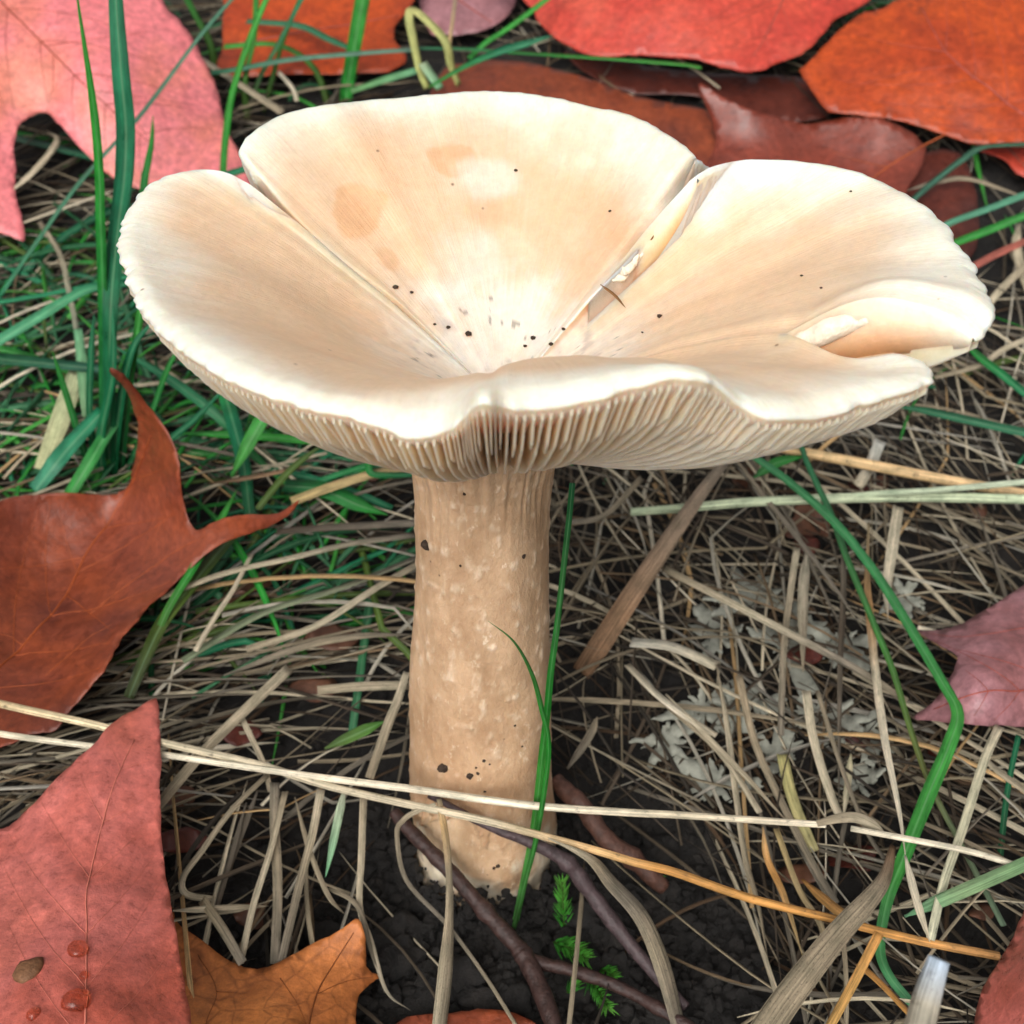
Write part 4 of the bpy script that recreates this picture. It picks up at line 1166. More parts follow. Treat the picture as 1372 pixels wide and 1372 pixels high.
# --- straws and dry blades drawn one by one
D([(-60, 968, 4.5), (0, 983, 4.5), (110, 998, 4.5), (210, 1010, 4.5), (340, 1029, 4.5), (440, 1043, 4.5), (560, 1058, 4.6), (640, 1070, 4.6), (720, 1080, 4.6), (830, 1088, 4.6), (910, 1092, 4.5), (1030, 1100, 4.4), (1105, 1105, 4.3)], [9, 9, 9, 10, 11, 11, 10, 9], [PST, WST, WST, WST, WST, PST, WST], 'long white straw crossing in front of the stem', mode='z', taper='none', round_=True, cat='straw')
D([(1095, 1103, 4.4), (1125, 1096, 4.45), (1150, 1096, 4.4), (1175, 1108, 4.2), (1186, 1116, 4.1)], [9, 14, 15, 6], [STR, PST], 'papery torn sheath on the white straw', mode='z', taper='tip', name='dry_sheath', cat='sheath')
D([(1140, 1110, 4.3), (1215, 1124, 4.3), (1300, 1141, 4.2), (1372, 1163, 4.1), (1440, 1185, 4.0)], [8, 9, 9, 9], [WST, WST], 'white straw end continuing past the torn sheath', mode='z', taper='none', round_=True)
D([(-60, 927, 4.7), (0, 943, 4.7), (130, 972, 4.7), (210, 993, 4.65), (340, 1023, 4.5), (440, 1053, 4.4), (530, 1074, 4.4), (640, 1097, 4.4), (720, 1118, 4.4), (800, 1140, 4.2), (850, 1155, 4.1), (905, 1169, 4.0), (1003, 1203, 3.8), (1123, 1233, 3.5), (1175, 1247, 3.4), (1244, 1263, 3.2), (1338, 1281, 3.0)], [11, 11, 11, 11, 11, 11, 12, 12, 12, 12], [TAN, (0.72, 0.6, 0.4), PST, PST, PST, TAN, ORG, ORG, ORG, (0.5, 0.26, 0.1)], 'long straw turning from cream to orange before the stem', mode='z', taper='none', round_=True)
D([(588, 1070, 4.5), (592, 1092, 4.4), (597, 1120, 4.0), (602, 1172, 3.2), (602, 1230, 2.4), (597, 1300, 1.8), (588, 1385, 1.4)], [7, 9, 10, 9, 12, 24, 26], [STR, TAN, STR, STR, PST], 'twisted tan dry blade hanging from the white straw', mode='z', taper='none', name='dry_grass_blade', mat=M_SPOT, cat='dry blade', twist=0.8)
D([(584, 1078, 4.5), (560, 1086, 4.4), (541, 1098, 4.2), (532, 1118, 3.8), (545, 1180, 2.8), (600, 1240, 2.0), (650, 1308, 1.6), (692, 1375, 1.2)], [6, 7, 7, 6, 5, 5], [PST, STR, GST, STR], 'thin curled straw looping down to the soil', mode='z', taper='none')
D([(735, 1123, 4.5), (790, 1150, 4.2), (818, 1182, 3.6), (860, 1230, 2.8), (888, 1296, 2.0), (912, 1385, 1.4)], [8, 14, 20, 25, 27, 22], [PST, STR, GST, STR, GST], 'broad spotted dry blade peeling off the orange straw', mode='z', taper='root', name='dry_grass_blade', mat=M_SPOT, cat='dry blade', twist=0.5)
D([(1197, 1133, 3.4), (1186, 1175, 3.6), (1165, 1205, 3.8), (1130, 1243, 3.9), (1090, 1292, 4.0), (1050, 1345, 4.0), (1020, 1390, 4.0)], [8, 20, 28, 34, 38, 42], [BRN, (0.36, 0.30, 0.22), STR, STR, STR], 'widest grey dry blade with dark specks and brown tip', mode='z', taper='none', name='dry_grass_blade', mat=M_SPOT, cat='dry blade', fold=0.1)
D([(778, 902, 0.6), (805, 862, 1.2), (845, 800, 1.8), (890, 733, 2.3), (940, 660, 2.6), (986, 600, 2.6)], [26, 30, 28, 24, 18, 10], [BRN, (0.28, 0.17, 0.10), (0.34, 0.25, 0.18), GST], 'wide brown dry blade slanting up right of the stem', taper='none', name='dry_grass_blade', cat='dry blade', mat=M_SPOT)
D([(965, 585, 1.6), (1007, 590, 1.7), (1060, 603, 1.8), (1150, 620, 1.8), (1250, 640, 1.7), (1372, 662, 1.6), (1440, 674, 1.5)], [9, 13, 15, 15, 14], [TAN, (0.74, 0.52, 0.28), (0.70, 0.50, 0.28)], 'thick tan stalk lying under the right gills', taper='none', round_=True, name='dry_stalk', cat='stalk')
D([(845, 686, 1.4), (900, 682, 1.6), (1003, 673, 1.9), (1120, 668, 2.0), (1230, 666, 2.0), (1372, 669, 1.9), (1440, 672, 1.8)], [11, 13, 14, 14, 13], [MINT, (0.52, 0.6, 0.42), MINT], 'thick pale mint stalk lying level behind the stem', taper='none', round_=True, name='green_stalk', cat='stalk')
D([(1100, 668, 1.9), (1180, 661, 2.2), (1250, 657, 2.3), (1372, 646, 2.3), (1440, 640, 2.2)], [7, 9, 9, 8], [MINT, (0.55, 0.62, 0.5)], 'slimmer pale stalk above the mint stalk', taper='none', round_=True, name='green_stalk', cat='stalk')
D([(1204, 678, 2.2), (1196, 730, 2.2), (1188, 790, 1.9), (1190, 830, 1.6)], [14, 16, 12, 5], [PST, (0.6, 0.54, 0.42)], 'short pale ribbon hanging below the mint stalk', taper='tip')
D([(1180, 590, 1.4), (1165, 625, 1.5), (1150, 650, 1.5)], 15, [(0.62, 0.62, 0.58), PST], 'bluish white scrap behind the tan stalk', taper='none')
D([(545, 900, 2.0), (532, 940, 2.2), (519, 972, 2.3), (495, 1042, 2.2)], [9, 12, 13, 12], [PST, STR], 'pale straw leaning against the left side of stem', taper='none')
D([(487, 1068, 2.8), (484, 1150, 2.0), (482, 1214, 1.6), (497, 1262, 1.4), (518, 1328, 1.2), (550, 1354, 0.9)], [10, 9, 8, 7, 5], [STR, PST, GST], 'bent straw dangling over the soil left of the twig', taper='tip')
D([(440, 1190, 1.5), (470, 1205, 1.7), (484, 1225, 1.7), (496, 1270, 1.4), (515, 1330, 1.2)], [5, 7, 7, 5], [STR, GST], 'hooked grey straw over the oak leaf tip', taper='tip')
SN = 'loose straws drawn through the litter'
hero = [
    # lower left
    ([(212, 1080, 1.8), (270, 1010, 2.2), (330, 950, 2.2), (388, 895, 1.8)], 14, [STR, PST], 'wide pale straw rising from the rose leaf edge'),
    ([(358, 1038, 2.0), (310, 1085, 2.0), (270, 1140, 1.8), (245, 1175, 1.6), (249, 1198, 1.4), (285, 1205, 1.2)], [7, 9, 10, 8], [STR, PST], 'bent straw with a hooked end above the oak leaf'),
    ([(320, 955, 2.0), (335, 985, 2.1), (352, 1022, 2.0), (362, 1060, 1.8)], 8, [PST, STR], 'short straw under the crossing straws'),
    ([(368, 1048, 2.0), (368, 1110, 1.8), (372, 1190, 1.5), (368, 1290, 1.2)], 13, [GST, STR, GST], 'flat grey straw dropping behind the oak leaf'),
    ([(382, 1060, 2.0), (362, 1140, 1.8), (340, 1210, 1.5), (322, 1290, 1.2)], 9, [STR, PST, PST], 'slanting straw falling to the oak leaf notch'),
    ([(430, 1058, 2.2), (418, 1120, 2.0), (400, 1190, 1.7), (376, 1292, 1.3)], 11, [PST, STR, GST], 'long pale straw falling left of the soil'),
    ([(395, 1068, 2.0), (415, 1140, 1.9), (440, 1200, 1.6), (462, 1225, 1.2)], 7, [STR, STR], 'thin straw curving towards the twig'),
    ([(462, 1055, 2.4), (450, 1110, 2.2), (436, 1175, 1.8)], 12, [(0.5, 0.52, 0.40), PALE], 'greenish white straw beside the stem foot'),
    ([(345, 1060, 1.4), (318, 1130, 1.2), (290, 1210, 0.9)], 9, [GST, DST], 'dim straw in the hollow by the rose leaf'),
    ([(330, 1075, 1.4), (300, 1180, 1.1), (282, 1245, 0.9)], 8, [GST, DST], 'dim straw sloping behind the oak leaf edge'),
    ([(232, 1220, 1.4), (300, 1217, 1.5), (360, 1214, 1.3)], 9, [PST, STR], 'level pale straw above the oak leaf'),
    ([(270, 1205, 1.5), (295, 1240, 1.6), (325, 1290, 1.4)], 13, [(0.4, 0.33, 0.22), GST], 'short wide straw pointing into the oak leaf notch'),
    # left middle, combed sideways
    ([(215, 800, 2.0), (300, 768, 2.1), (400, 745, 2.0), (470, 728, 1.7), (560, 716, 1.2)], 9, [STR, PST, GST], 'pale straw combed level behind the leaf tip'),
    ([(262, 872, 1.8), (286, 830, 2.0), (312, 790, 2.1), (337, 742, 2.0)], 7, [PST, PST], 'thin white straw crossing the olive blade'),
    ([(245, 885, 1.4), (350, 822, 1.7), (460, 786, 1.7), (562, 745, 1.3)], 13, [(0.16, 0.2, 0.12), (0.24, 0.28, 0.18), GST], 'greenish grey straw running to the stem'),
    ([(280, 648, 1.7), (330, 640, 1.9), (372, 632, 1.9), (420, 622, 1.7)], 9, [(0.26, 0.17, 0.1), (0.32, 0.2, 0.12)], 'brown stalk among green blades under the cap'),
    ([(330, 870, 1.4), (420, 840, 1.6), (500, 790, 1.7), (566, 752, 1.4)], 9, [STR, PST, STR], 'grey straw sloping up to the stem'),
    ([(300, 905, 1.2), (400, 868, 1.5), (480, 852, 1.6), (556, 850, 1.3)], 10, [GST, STR, GST], 'lower grey straw meeting the stem'),
    ([(390, 672, 1.5), (450, 650, 1.8), (510, 632, 1.9), (566, 622, 1.6)], 13, [(0.5, 0.38, 0.18), (0.55, 0.42, 0.22)], 'tan dry blade below the cap margin'),
    ([(370, 712, 1.4), (450, 706, 1.6), (566, 700, 1.3)], 11, [DST, GST], 'dark stalk lying level left of the stem'),
    ([(425, 925, 1.6), (480, 920, 1.8), (548, 918, 1.4)], 12, [STR, PST], 'level straw touching the lower stem'),
    # behind, left
    ([(25, 300, 1.8), (90, 276, 2.0), (155, 254, 2.0)], 10, [PST, WST], 'pale straw under the pink leaf'),
    ([(5, 262, 2.2), (30, 243, 2.5), (52, 222, 2.6), (70, 200, 2.5), (76, 184, 2.3), (60, 174, 2.0)], 10, [PST, STR], 'curled pale straw in the pink leaf notch'),
    ([(52, 296, 1.4), (80, 340, 1.5), (92, 388, 1.5), (102, 440, 1.3), (106, 480, 1.0)], 7, [STR, (0.3, 0.34, 0.26)], 'thin straw hanging below the pink leaf'),
    ([(268, 78, 1.8), (320, 112, 1.8), (378, 150, 1.6)], 10, [PST, STR], 'blurred straw between pink and orange leaves'),
    ([(372, 95, 1.6), (392, 118, 1.6), (398, 135, 1.4)], 6, [WST, PST], 'white straw bit behind the cap rim'),
    ([(612, -20, 2.2), (606, 30, 2.2), (600, 70, 1.8)], 5, [STR, TAN], 'thin upright straw behind the folded blade'),
    # right
    ([(1215, 255, 0.9), (1258, 243, 1.2), (1295, 239, 1.3), (1340, 252, 1.2), (1400, 276, 1.0)], 7, [GST, STR, STR], 'bowed grey straw over the maroon leaf'),
    ([(1295, 362, 1.2), (1340, 338, 1.5), (1400, 312, 1.6)], 10, [(0.34, 0.10, 0.08), (0.4, 0.12, 0.09)], 'reddish leaf stalk right of the cap'),
    ([(1322, 410, 1.3), (1345, 384, 1.5), (1385, 345, 1.6)], 10, [PST, STR], 'pale straw rising right of the cap'),
    ([(1366, 300, 1.4), (1362, 330, 1.5), (1372, 370, 1.4), (1385, 420, 1.2)], 13, [PST, STR], 'thick bent straw at the bank right of the cap'),
    ([(1252, 505, 1.2), (1310, 490, 1.5), (1350, 465, 1.6), (1400, 445, 1.6)], 8, [STR, PST], 'straw leading out from the right lobe tip'),
    ([(890, 762, 1.6), (980, 808, 1.8), (1060, 850, 1.8), (1150, 898, 1.7), (1215, 940, 1.4)], 10, [STR, PST, GST, STR], 'long grey straw crossing right of the brown blade'),
    ([(975, 600, 1.8), (1020, 660, 2.0), (1062, 712, 2.0), (1110, 775, 1.9), (1158, 845, 1.6)], 7, [STR, GST, GST], 'thin dark straw beside the longest green blade'),
    ([(1068, 733, 1.8), (1058, 800, 1.7), (1050, 870, 1.5), (1046, 985, 1.2)], 9, [PST, STR, GST], 'upright straw in front of the lichen'),
    ([(1082, 738, 1.4), (1076, 800, 1.4), (1076, 900, 1.1)], 15, [(0.55, 0.5, 0.4), STR], 'wide pale straw behind the upright straw'),
    ([(1130, 705, 1.9), (1130, 800, 1.7), (1126, 900, 1.5), (1124, 1090, 1.1)], 9, [GST, DST, GST], 'dark upright straw right of the lichen'),
    ([(1164, 700, 1.6), (1162, 780, 1.8), (1168, 850, 1.9), (1173, 900, 2.0), (1185, 989, 2.1), (1203, 1079, 2.2), (1213, 1145, 2.1)], 11, [(0.4, 0.32, 0.2), (0.5, 0.28, 0.12), PST, WST, WST], 'pale straw with an orange stain dropping to the white straw'),
    ([(1340, 972, 2.0), (1320, 1016, 2.1), (1290, 1110, 2.1), (1265, 1182, 2.0), (1247, 1258, 1.8)], 12, [PST, (0.6, 0.58, 0.42), (0.6, 0.6, 0.45)], 'jointed pale straw below the mauve leaf'),
    ([(1320, 1016, 2.0), (1340, 1035, 2.1), (1378, 1062, 2.1)], 9, [PST, STR], 'side shoot at the joint of the pale straw'),
    ([(1213, 1146, 3.0), (1228, 1205, 2.8), (1246, 1262, 2.4)], 11, [WST, PST], 'broken white straw below the crossing straws'),
    ([(1075, 1178, 1.8), (1120, 1218, 2.0), (1152, 1238, 1.9)], 14, [ORG, (0.5, 0.3, 0.12)], 'short orange dry blade behind the orange straw'),
    ([(1178, 1250, 2.6), (1146, 1312, 2.2), (1106, 1385, 1.8)], 13, [ORG, (0.6, 0.36, 0.12)], 'orange straw sloping under the widest grey blade'),
    ([(1150, 1290, 2.0), (1185, 1322, 1.9), (1225, 1365, 1.6)], 9, [ORG, (0.6, 0.3, 0.08)], 'small orange straw beside the green kinked tip'),
    ([(1022, 1108, 2.4), (1028, 1150, 2.2), (1050, 1200, 2.0), (1075, 1280, 1.6)], 9, [TAN, ORG, (0.5, 0.38, 0.2)], 'curved tan straw under the white straw'),
    ([(1040, 1110, 2.0), (1070, 1190, 1.8), (1100, 1240, 1.6), (1110, 1290, 1.3)], 8, [(0.5, 0.38, 0.18), STR], 'tan straw bending behind the orange straw'),
    ([(895, 945, 1.8), (965, 1008, 1.9), (1018, 1088, 1.8)], 9, [STR, PST], 'grey straw of the pair running to the white straw'),
    ([(892, 930, 1.9), (980, 1020, 2.0), (1056, 1102, 1.9)], 7, [PST, STR], 'paler straw of the pair running to the white straw'),
    ([(960, 890, 1.9), (974, 970, 1.8), (986, 1062, 1.8), (1000, 1155, 1.6), (1016, 1210, 1.4), (1030, 1292, 1.1)], 9, [STR, PST, STR, STR], 'long upright straw crossing under the white straw'),
    ([(990, 905, 1.7), (1010, 990, 1.7), (1040, 1060, 1.6), (1085, 1150, 1.4), (1120, 1210, 1.2)], 10, [(0.4, 0.32, 0.22), STR, GST], 'brownish straw bending right behind the white straw'),
    ([(1048, 1010, 1.5), (1062, 1070, 1.5), (1090, 1140, 1.3)], 15, [(0.5, 0.46, 0.2), (0.45, 0.4, 0.2)], 'yellowish wide straw in the tangle'),
    ([(1080, 925, 1.8), (1090, 990, 1.8), (1115, 1070, 1.7), (1130, 1100, 1.6)], 12, [PST, PST], 'pale upright straw reaching the torn sheath'),
    ([(1140, 1010, 1.6), (1136, 1050, 1.6), (1130, 1095, 1.5)], 9, [(0.5, 0.46, 0.3), PST], 'short cut straw near the torn sheath'),
    ([(1095, 925, 1.9), (1125, 1020, 1.9), (1160, 1110, 1.7), (1185, 1150, 1.5)], 6, [STR, GST], 'thin straw slanting to the wide grey blade'),
    ([(760, 1030, 1.4), (790, 985, 1.8), (800, 960, 1.9)], 12, [GST, STR], 'stub of straw right of the stem foot'),
    ([(840, 890, 1.8), (880, 930, 2.0), (920, 960, 2.0), (960, 985, 1.9)], [10, 12, 9], [PST, WST, PST], 'white split straw in the tangle right of the stem'),
    ([(845, 860, 1.6), (900, 866, 1.8), (960, 892, 1.7)], 16, [(0.62, 0.6, 0.52), PST], 'flat whitish straw right of the brown blade'),
    ([(760, 700, 1.2), (810, 690, 1.5), (860, 640, 1.6)], 8, [GST, STR], 'dark straw between stem and brown blade'),
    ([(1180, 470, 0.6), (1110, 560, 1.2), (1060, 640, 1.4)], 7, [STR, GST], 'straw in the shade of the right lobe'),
]
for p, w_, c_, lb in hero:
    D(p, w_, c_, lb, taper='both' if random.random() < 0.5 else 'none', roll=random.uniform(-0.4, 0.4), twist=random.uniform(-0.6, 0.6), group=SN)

# blurred stalk close to the lens
D([(1222, 1420, 9.2), (1240, 1345, 9.6), (1258, 1285, 10.0)], [44, 40, 30], [GST, (0.36, 0.33, 0.27), (0.42, 0.52, 0.66)], 'blurred grey stalk end with whitish blue wet tip', mode='z', taper='none', round_=True, name='broken_stalk', cat='stalk')

def shade(c):
    v = 0.3 * c[0] + 0.6 * c[1] + 0.1 * c[2]
    return 'pale' if v > 0.36 else 'grey' if v > 0.15 else 'dark'


def place(P):
    px, py, _ = project(P)
    x, y = px.mean(), py.mean()
    if y < 330: return 'on the bank behind the cap' if 150 < x < 1150 else 'below the pink leaf' if x < 686 else 'below the orange leaf on the bank'
    if y < 660: return 'beside the tall green clump' if x < 420 else 'beside the thick tan stalk' if x > 900 else 'under the cap behind the stem'
    if x < 560: return ('by the brown curled leaf' if x < 300 else 'left of the stem') if y < 1000 else ('by the rose leaf' if x < 300 else 'above the oak leaf')
    if x < 800: return 'close to the stem foot'
    return ('among lichen right of the stem' if x < 1160 else 'near the mauve leaf') if y < 1090 else ('under the orange straw' if x < 1160 else 'below the white straw end')


# ------------------------------------------------------------------ twigs
M_TWIG = mat_plain('twig_bark', (0.036, 0.018, 0.015), 0.5, 0.5, 500, 0.4, 0.0008)
M_TWIG2 = mat_plain('twig_bark_grey', (0.055, 0.036, 0.038), 0.5, 0.5, 500, 0.4, 0.0008)
M_TWIG3 = mat_plain('twig_bark_red', (0.085, 0.038, 0.026), 0.55, 0.5, 400, 0.4, 0.001)


def twig_tube(pts, w, name='branch'):
    q = np.array(pts, float)
    P = catmull(hit(q[:, 0], q[:, 1], q[:, 2] / 100, 'z'), 8)
    n = len(P)
    d = project(P)[2]
    r = np.interp(np.linspace(0, 1, n), np.linspace(0, 1, len(w)), w) / 686 * T * d / 2
    r = r * (1 + 0.10 * vnoise(np.arange(n) * 0.5, 0 * d, 0 * d))
    knots = np.zeros(n)
    for c in range(6, n, 13):
        knots += 0.18 * np.exp(-((np.arange(n) - c) / 1.4) ** 2)
    return tube_mesh(name, P, r * (1 + knots), 10)


tw = link('twig', None, label='dark brown forked twig lying before the stem foot', cat='twig')
link('branch', twig_tube([(528, 1088, 3.0), (543, 1106, 2.9), (572, 1136, 2.7), (608, 1173, 2.4), (650, 1221, 2.0), (691, 1266, 1.7), (706, 1288, 1.6), (726, 1330, 1.5), (752, 1400, 1.4)], [16, 19, 20, 21, 22, 26, 24, 24]), M_TWIG, tw)
link('fork', twig_tube([(704, 1284, 1.6), (735, 1293, 1.5), (762, 1299, 1.5), (826, 1321, 1.4), (880, 1350, 1.4), (940, 1385, 1.4)], [18, 17, 17, 16, 15]), M_TWIG, tw)
tw = link('twig', None, label='purplish grey bent twig passing behind the orange straw', cat='twig')
link('branch', twig_tube([(575, 1066, 4.0), (596, 1076, 4.0), (646, 1103, 3.8), (716, 1131, 3.4), (760, 1156, 3.0), (792, 1197, 2.4), (836, 1255, 1.8), (882, 1310, 1.4), (920, 1350, 1.2)], [8, 9, 12, 18, 22, 20, 16, 14]), M_TWIG2, tw)
tw = link('twig', None, label='thick reddish twig leaning out from behind the stem', cat='twig')
link('branch', twig_tube([(744, 1044, 2.6), (760, 1062, 2.5), (782, 1082, 2.4), (812, 1124, 2.0), (847, 1150, 1.6), (890, 1190, 1.0)], [20, 26, 24, 26, 22]), M_TWIG3, tw)

# ------------------------------------------------------------------ moss
M_MOSS = mat_blade('moss_green', 0.5, 0.35, 0.1)


def moss(px0, py0, px1, py1, h0, h1, label, nleaf=70, ln=0.0026):
    A = hit(np.array([px0]), np.array([py0]), h0 / 100, 'h')[0]; Bp = hit(np.array([px1]), np.array([py1]), h1 / 100, 'h')[0]
    root = link('moss_sprig', None, label=label, cat='moss', group='moss sprigs on the soil')
    t = np.linspace(0, 1, 8)[:, None]
    st = A + (Bp - A) * t + np.array([0, 0, 0.0008]) * np.sin(t * 3)
    link('stem', tube_mesh('stem', st, 0.00025, 5, (0.08, 0.2, 0.03)), M_MOSS, root)
    Vs, Qs, Us, Cs_, o = [], [], [], [], 0
    ax = (Bp - A) / np.linalg.norm(Bp - A)
    for k in range(nleaf):
        f = k / nleaf
        p = st[int(f * 7)] * (1 - (f * 7 % 1)) + st[min(7, int(f * 7) + 1)] * (f * 7 % 1)
        v = rng.normal(size=3); v -= ax * (v @ ax); v /= np.linalg.norm(v)
        dirn = v * 0.85 + ax * 0.6 + np.array([0, 0, 0.25]); dirn /= np.linalg.norm(dirn)
        l = 1.25 * ln * (0.6 + 0.8 * random.random()) * (1 - 0.35 * f)
        P = p + dirn * np.linspace(0, 1, 4)[:, None] * l + ax * (np.linspace(0, 1, 4)[:, None] ** 2) * l * 0.3
        V, Q, uv = ribbon(P, np.array([0.6, 1, 0.6, 0.05]) * 0.00048, roll=random.uniform(-1, 1), thick=0.0001)
        Vs.append(V); Qs.append(Q + o); Us.append(uv); o += len(V)
        c = np.array([0.06, 0.38, 0.04]) * (0.5 + 1.0 * random.random()) + np.array([0.10, 0.16, 0.03]) * f
        Cs_.append(np.tile(c, (len(V), 1)))
    link('foliage', mk_mesh('foliage', np.concatenate(Vs), np.concatenate(Qs), uv=np.concatenate(Us), col=np.concatenate(Cs_)), M_MOSS, root, kind='stuff')


moss(756, 1245, 753, 1182, 0.1, 1.0, 'upright feathery moss sprig by the stem foot', 80, 0.0022)
moss(742, 1262, 786, 1285, 0.4, 0.6, 'bushy bright moss tuft below the upright sprig', 110, 0.0026)
moss(790, 1312, 815, 1352, 0.3, 0.6, 'small moss sprig beside the twig fork', 80, 0.0024)
moss(760, 1330, 775, 1312, 0.3, 0.5, 'tiny moss tuft touching the twig fork', 45, 0.002)
moss(805, 1300, 822, 1310, 0.3, 0.5, 'tiny moss tuft above the twig fork', 40, 0.002)
moss(865, 1168, 880, 1178, 0.4, 0.6, 'tiny moss tuft under the orange straw', 35, 0.002)

# ------------------------------------------------------------------ lichen scraps
M_LICH = mat_plain('grey_lichen', (0.27, 0.275, 0.23), 0.8, 0.35, 260, 0.2, 0.0006)


def lichen(px, py, size, label, h, seed):
    r0 = np.random.default_rng(seed)
    n = 110
    th = np.linspace(0, 2 * math.pi, n, endpoint=False)
    k = r0.integers(5, 8)
    r = 0.55 + sum(a_ * np.sin(th * f_ + r0.random() * 6.28) for f_, a_ in ((1, .16), (2, .18), (3, .16), (5, .15), (7, .12), (11, .10), (17, .06))) + 0.03 * r0.normal(size=n)
    r = np.clip(r, 0.12, 1.1)
    ol = [(px + size * a_ * math.cos(b_), py + size * 0.75 * a_ * math.sin(b_)) for a_, b_ in zip(r, th)]
    ct = [(px + size * math.cos(b_) * 0.8, py + size * 0.7 * math.sin(b_) * 0.8, h + 0.5 * r0.random()) for b_ in np.linspace(0, 6.28, 6, endpoint=False)] + [(px, py, h)]
    o = leaf('l', label, ol, ct, 'h', M_LICH, grid=max(5, size / 6), wrinkle=0.0008, smoothn=2, name='lichen_scrap', prot_=False, thick=0.0005, group='grey lichen scraps among the straw right of the stem', jag=2)
    o['category'] = 'lichen'


for k, (x, y, s_) in enumerate([(1010, 800, 46), (1060, 870, 58), (960, 850, 40), (945, 950, 52), (1010, 940, 46), (1130, 860, 44), (1105, 960, 48), (1150, 1050, 30), (960, 1050, 50), (1180, 985, 36), (1040, 1010, 40), (890, 990, 42), (1215, 800, 30)]):
    lichen(x, y, s_ * 1.35, ('large' if s_ > 49 else 'medium' if s_ > 41 else 'small') + ' grey ruffled lichen scrap ' + ('beside the brown dry blade' if x < 980 and y < 900 else 'above the white straw' if y > 1000 else 'behind upright straws right of the stem' if x < 1080 else 'beside the longest green blade'), 0.35 + 0.3 * random.random(), 100 + k)

# ------------------------------------------------------------------ droplets and crumbs
def lump(name, c, r, mat, flat=0.6, nrm=(0, 0, 1), seed=0, sub=2, rough=0.25, **kw):
    bm = bmesh.new()
    bmesh.ops.create_icosphere(bm, subdivisions=sub, radius=1.0)
    V = np.array([v.co[:] for v in bm.verts])
    F = [[v.index for v in f.verts] for f in bm.faces]
    bm.free()
    V = V * (1 + rough * fbm(V + seed * 3.7, 1.6, 3))[:, None]
    V[:, 2] *= flat
    q = Vector((0, 0, 1)).rotation_difference(Vector(nrm)).to_matrix()
    V = (np.array(q) @ V.T).T * r + np.array(c)
    return link(name, mk_mesh(name, V, None, F), mat, **kw)


m, nt, N, L, P = new_mat('water')
P.inputs['Base Color'].default_value = (1, 0.62, 0.42, 1)  # amber tint paints in the leaf colour seen through the clear drops
P.inputs['Roughness'].default_value = 0.03
P.inputs['IOR'].default_value = 1.33
P.inputs['Transmission Weight'].default_value = 1.0
M_WATER = m


def on_leaf(key, px, py, up=0.0):
    f, mode, _ = LEAVES[key]
    e = 3.0
    p = hit(np.array([px, px + e, px]), np.array([py, py, py + e]), np.array([f(px, py), f(px + e, py), f(px, py + e)]) / 100, mode)
    n = np.cross(p[1] - p[0], p[2] - p[0]); n /= np.linalg.norm(n)
    if n[2] < 0: n = -n
    return p[0] + n * up, n


for k, (x, y, r, lb) in enumerate([(105, 1274, 0.0019, 'round water drop on the rose leaf midrib'), (102, 1343, 0.0024, 'largest water drop low on the rose leaf midrib'), (46, 1360, 0.0012, 'smallest water drop on the rose leaf, off the midrib'), (113, 1308, 0.0008, 'thin water bead between two drops on the rose leaf')]):
    p, n = on_leaf('front_left', x, y, 0.0003)
    lump('water_drop', p, r, M_WATER, 0.75, n, k, 3, 0.2, label=lb, cat='water drop')
M_CRUMB = mat_plain('crumb', (0.045, 0.030, 0.021), 0.8, 0.4, 900, 0.2, 0.0008)
M_CHIP = mat_plain('brown_chip', (0.16, 0.075, 0.035), 0.6, 0.4, 900, 0.3, 0.0005)
p, n = on_leaf('front_left', 40, 1300, 0.0004)
lump('bark_crumb', p, 0.0026, M_CHIP, 0.4, n, 11, 2, 0.5, label='dark bark crumb lying on the rose leaf', cat='crumb')

ctop = [project(g_[0]) for g_ in grids]


def on_cap(px, py, si):
    if si == 3:
        X_, Y_, Dp = ctop[2]
        d2 = (X_ - px) ** 2 + (Y_ - py) ** 2
        return grids[2][0][np.unravel_index(np.argmin(d2), d2.shape)]
    if si == 2:
        a_ = [on_cap(px, py, k_) for k_ in (0, 1)]
        pa = [project(q_) for q_ in a_]
    X_, Y_, Dp = ctop[si]
    d2 = (X_ - px) ** 2 + (Y_ - py) ** 2
    c = d2 < 36
    if not c.any():
        k = np.unravel_index(np.argmin(d2), d2.shape)
    else:
        k = np.unravel_index(np.argmin(np.where(c, Dp, 9)), Dp.shape)
    best = grids[si][0][k]
    if si == 2:
        bd = Dp[k]
        for q_, (x_, y_, d_) in zip(a_, pa):
            if abs(x_ - px) + abs(y_ - py) < 9 and d_ < bd:
                best, bd = q_, d_
    return best


for k, (x, y, r, si) in enumerate([(600, 438, 0.0007, 3), (628, 449, 0.0010, 3), (530, 385, 0.0009, 3), (552, 392, 0.0006, 3), (878, 423, 0.0008, 1), (715, 452, 0.0008, 3), (692, 228, 0.0006, 3), (818, 281, 0.0005, 3), (1135, 255, 0.0004, 1), (700, 460, 0.0006, 2), (752, 440, 0.0006, 2), (585, 430, 0.0005, 2), (735, 466, 0.0007, 2), (860, 440, 0.0004, 1), (1075, 364, 0.0004, 1), (1097, 382, 0.0004, 1)]):
    r *= 0.75
    lump('soil_crumb', on_cap(x, y, si) + np.array([0, 0, r * 0.2]), r, M_CRUMB, 0.6, (0, 0, 1), k, 1, 0.5, label='tiny dark soil crumb resting on the mushroom cap', cat='crumb', group='soil crumbs on the cap')
M_TORN = mat_plain('torn_flesh', (0.76, 0.68, 0.55), 0.7, 0.16, 700, 0.3, 0.0006)
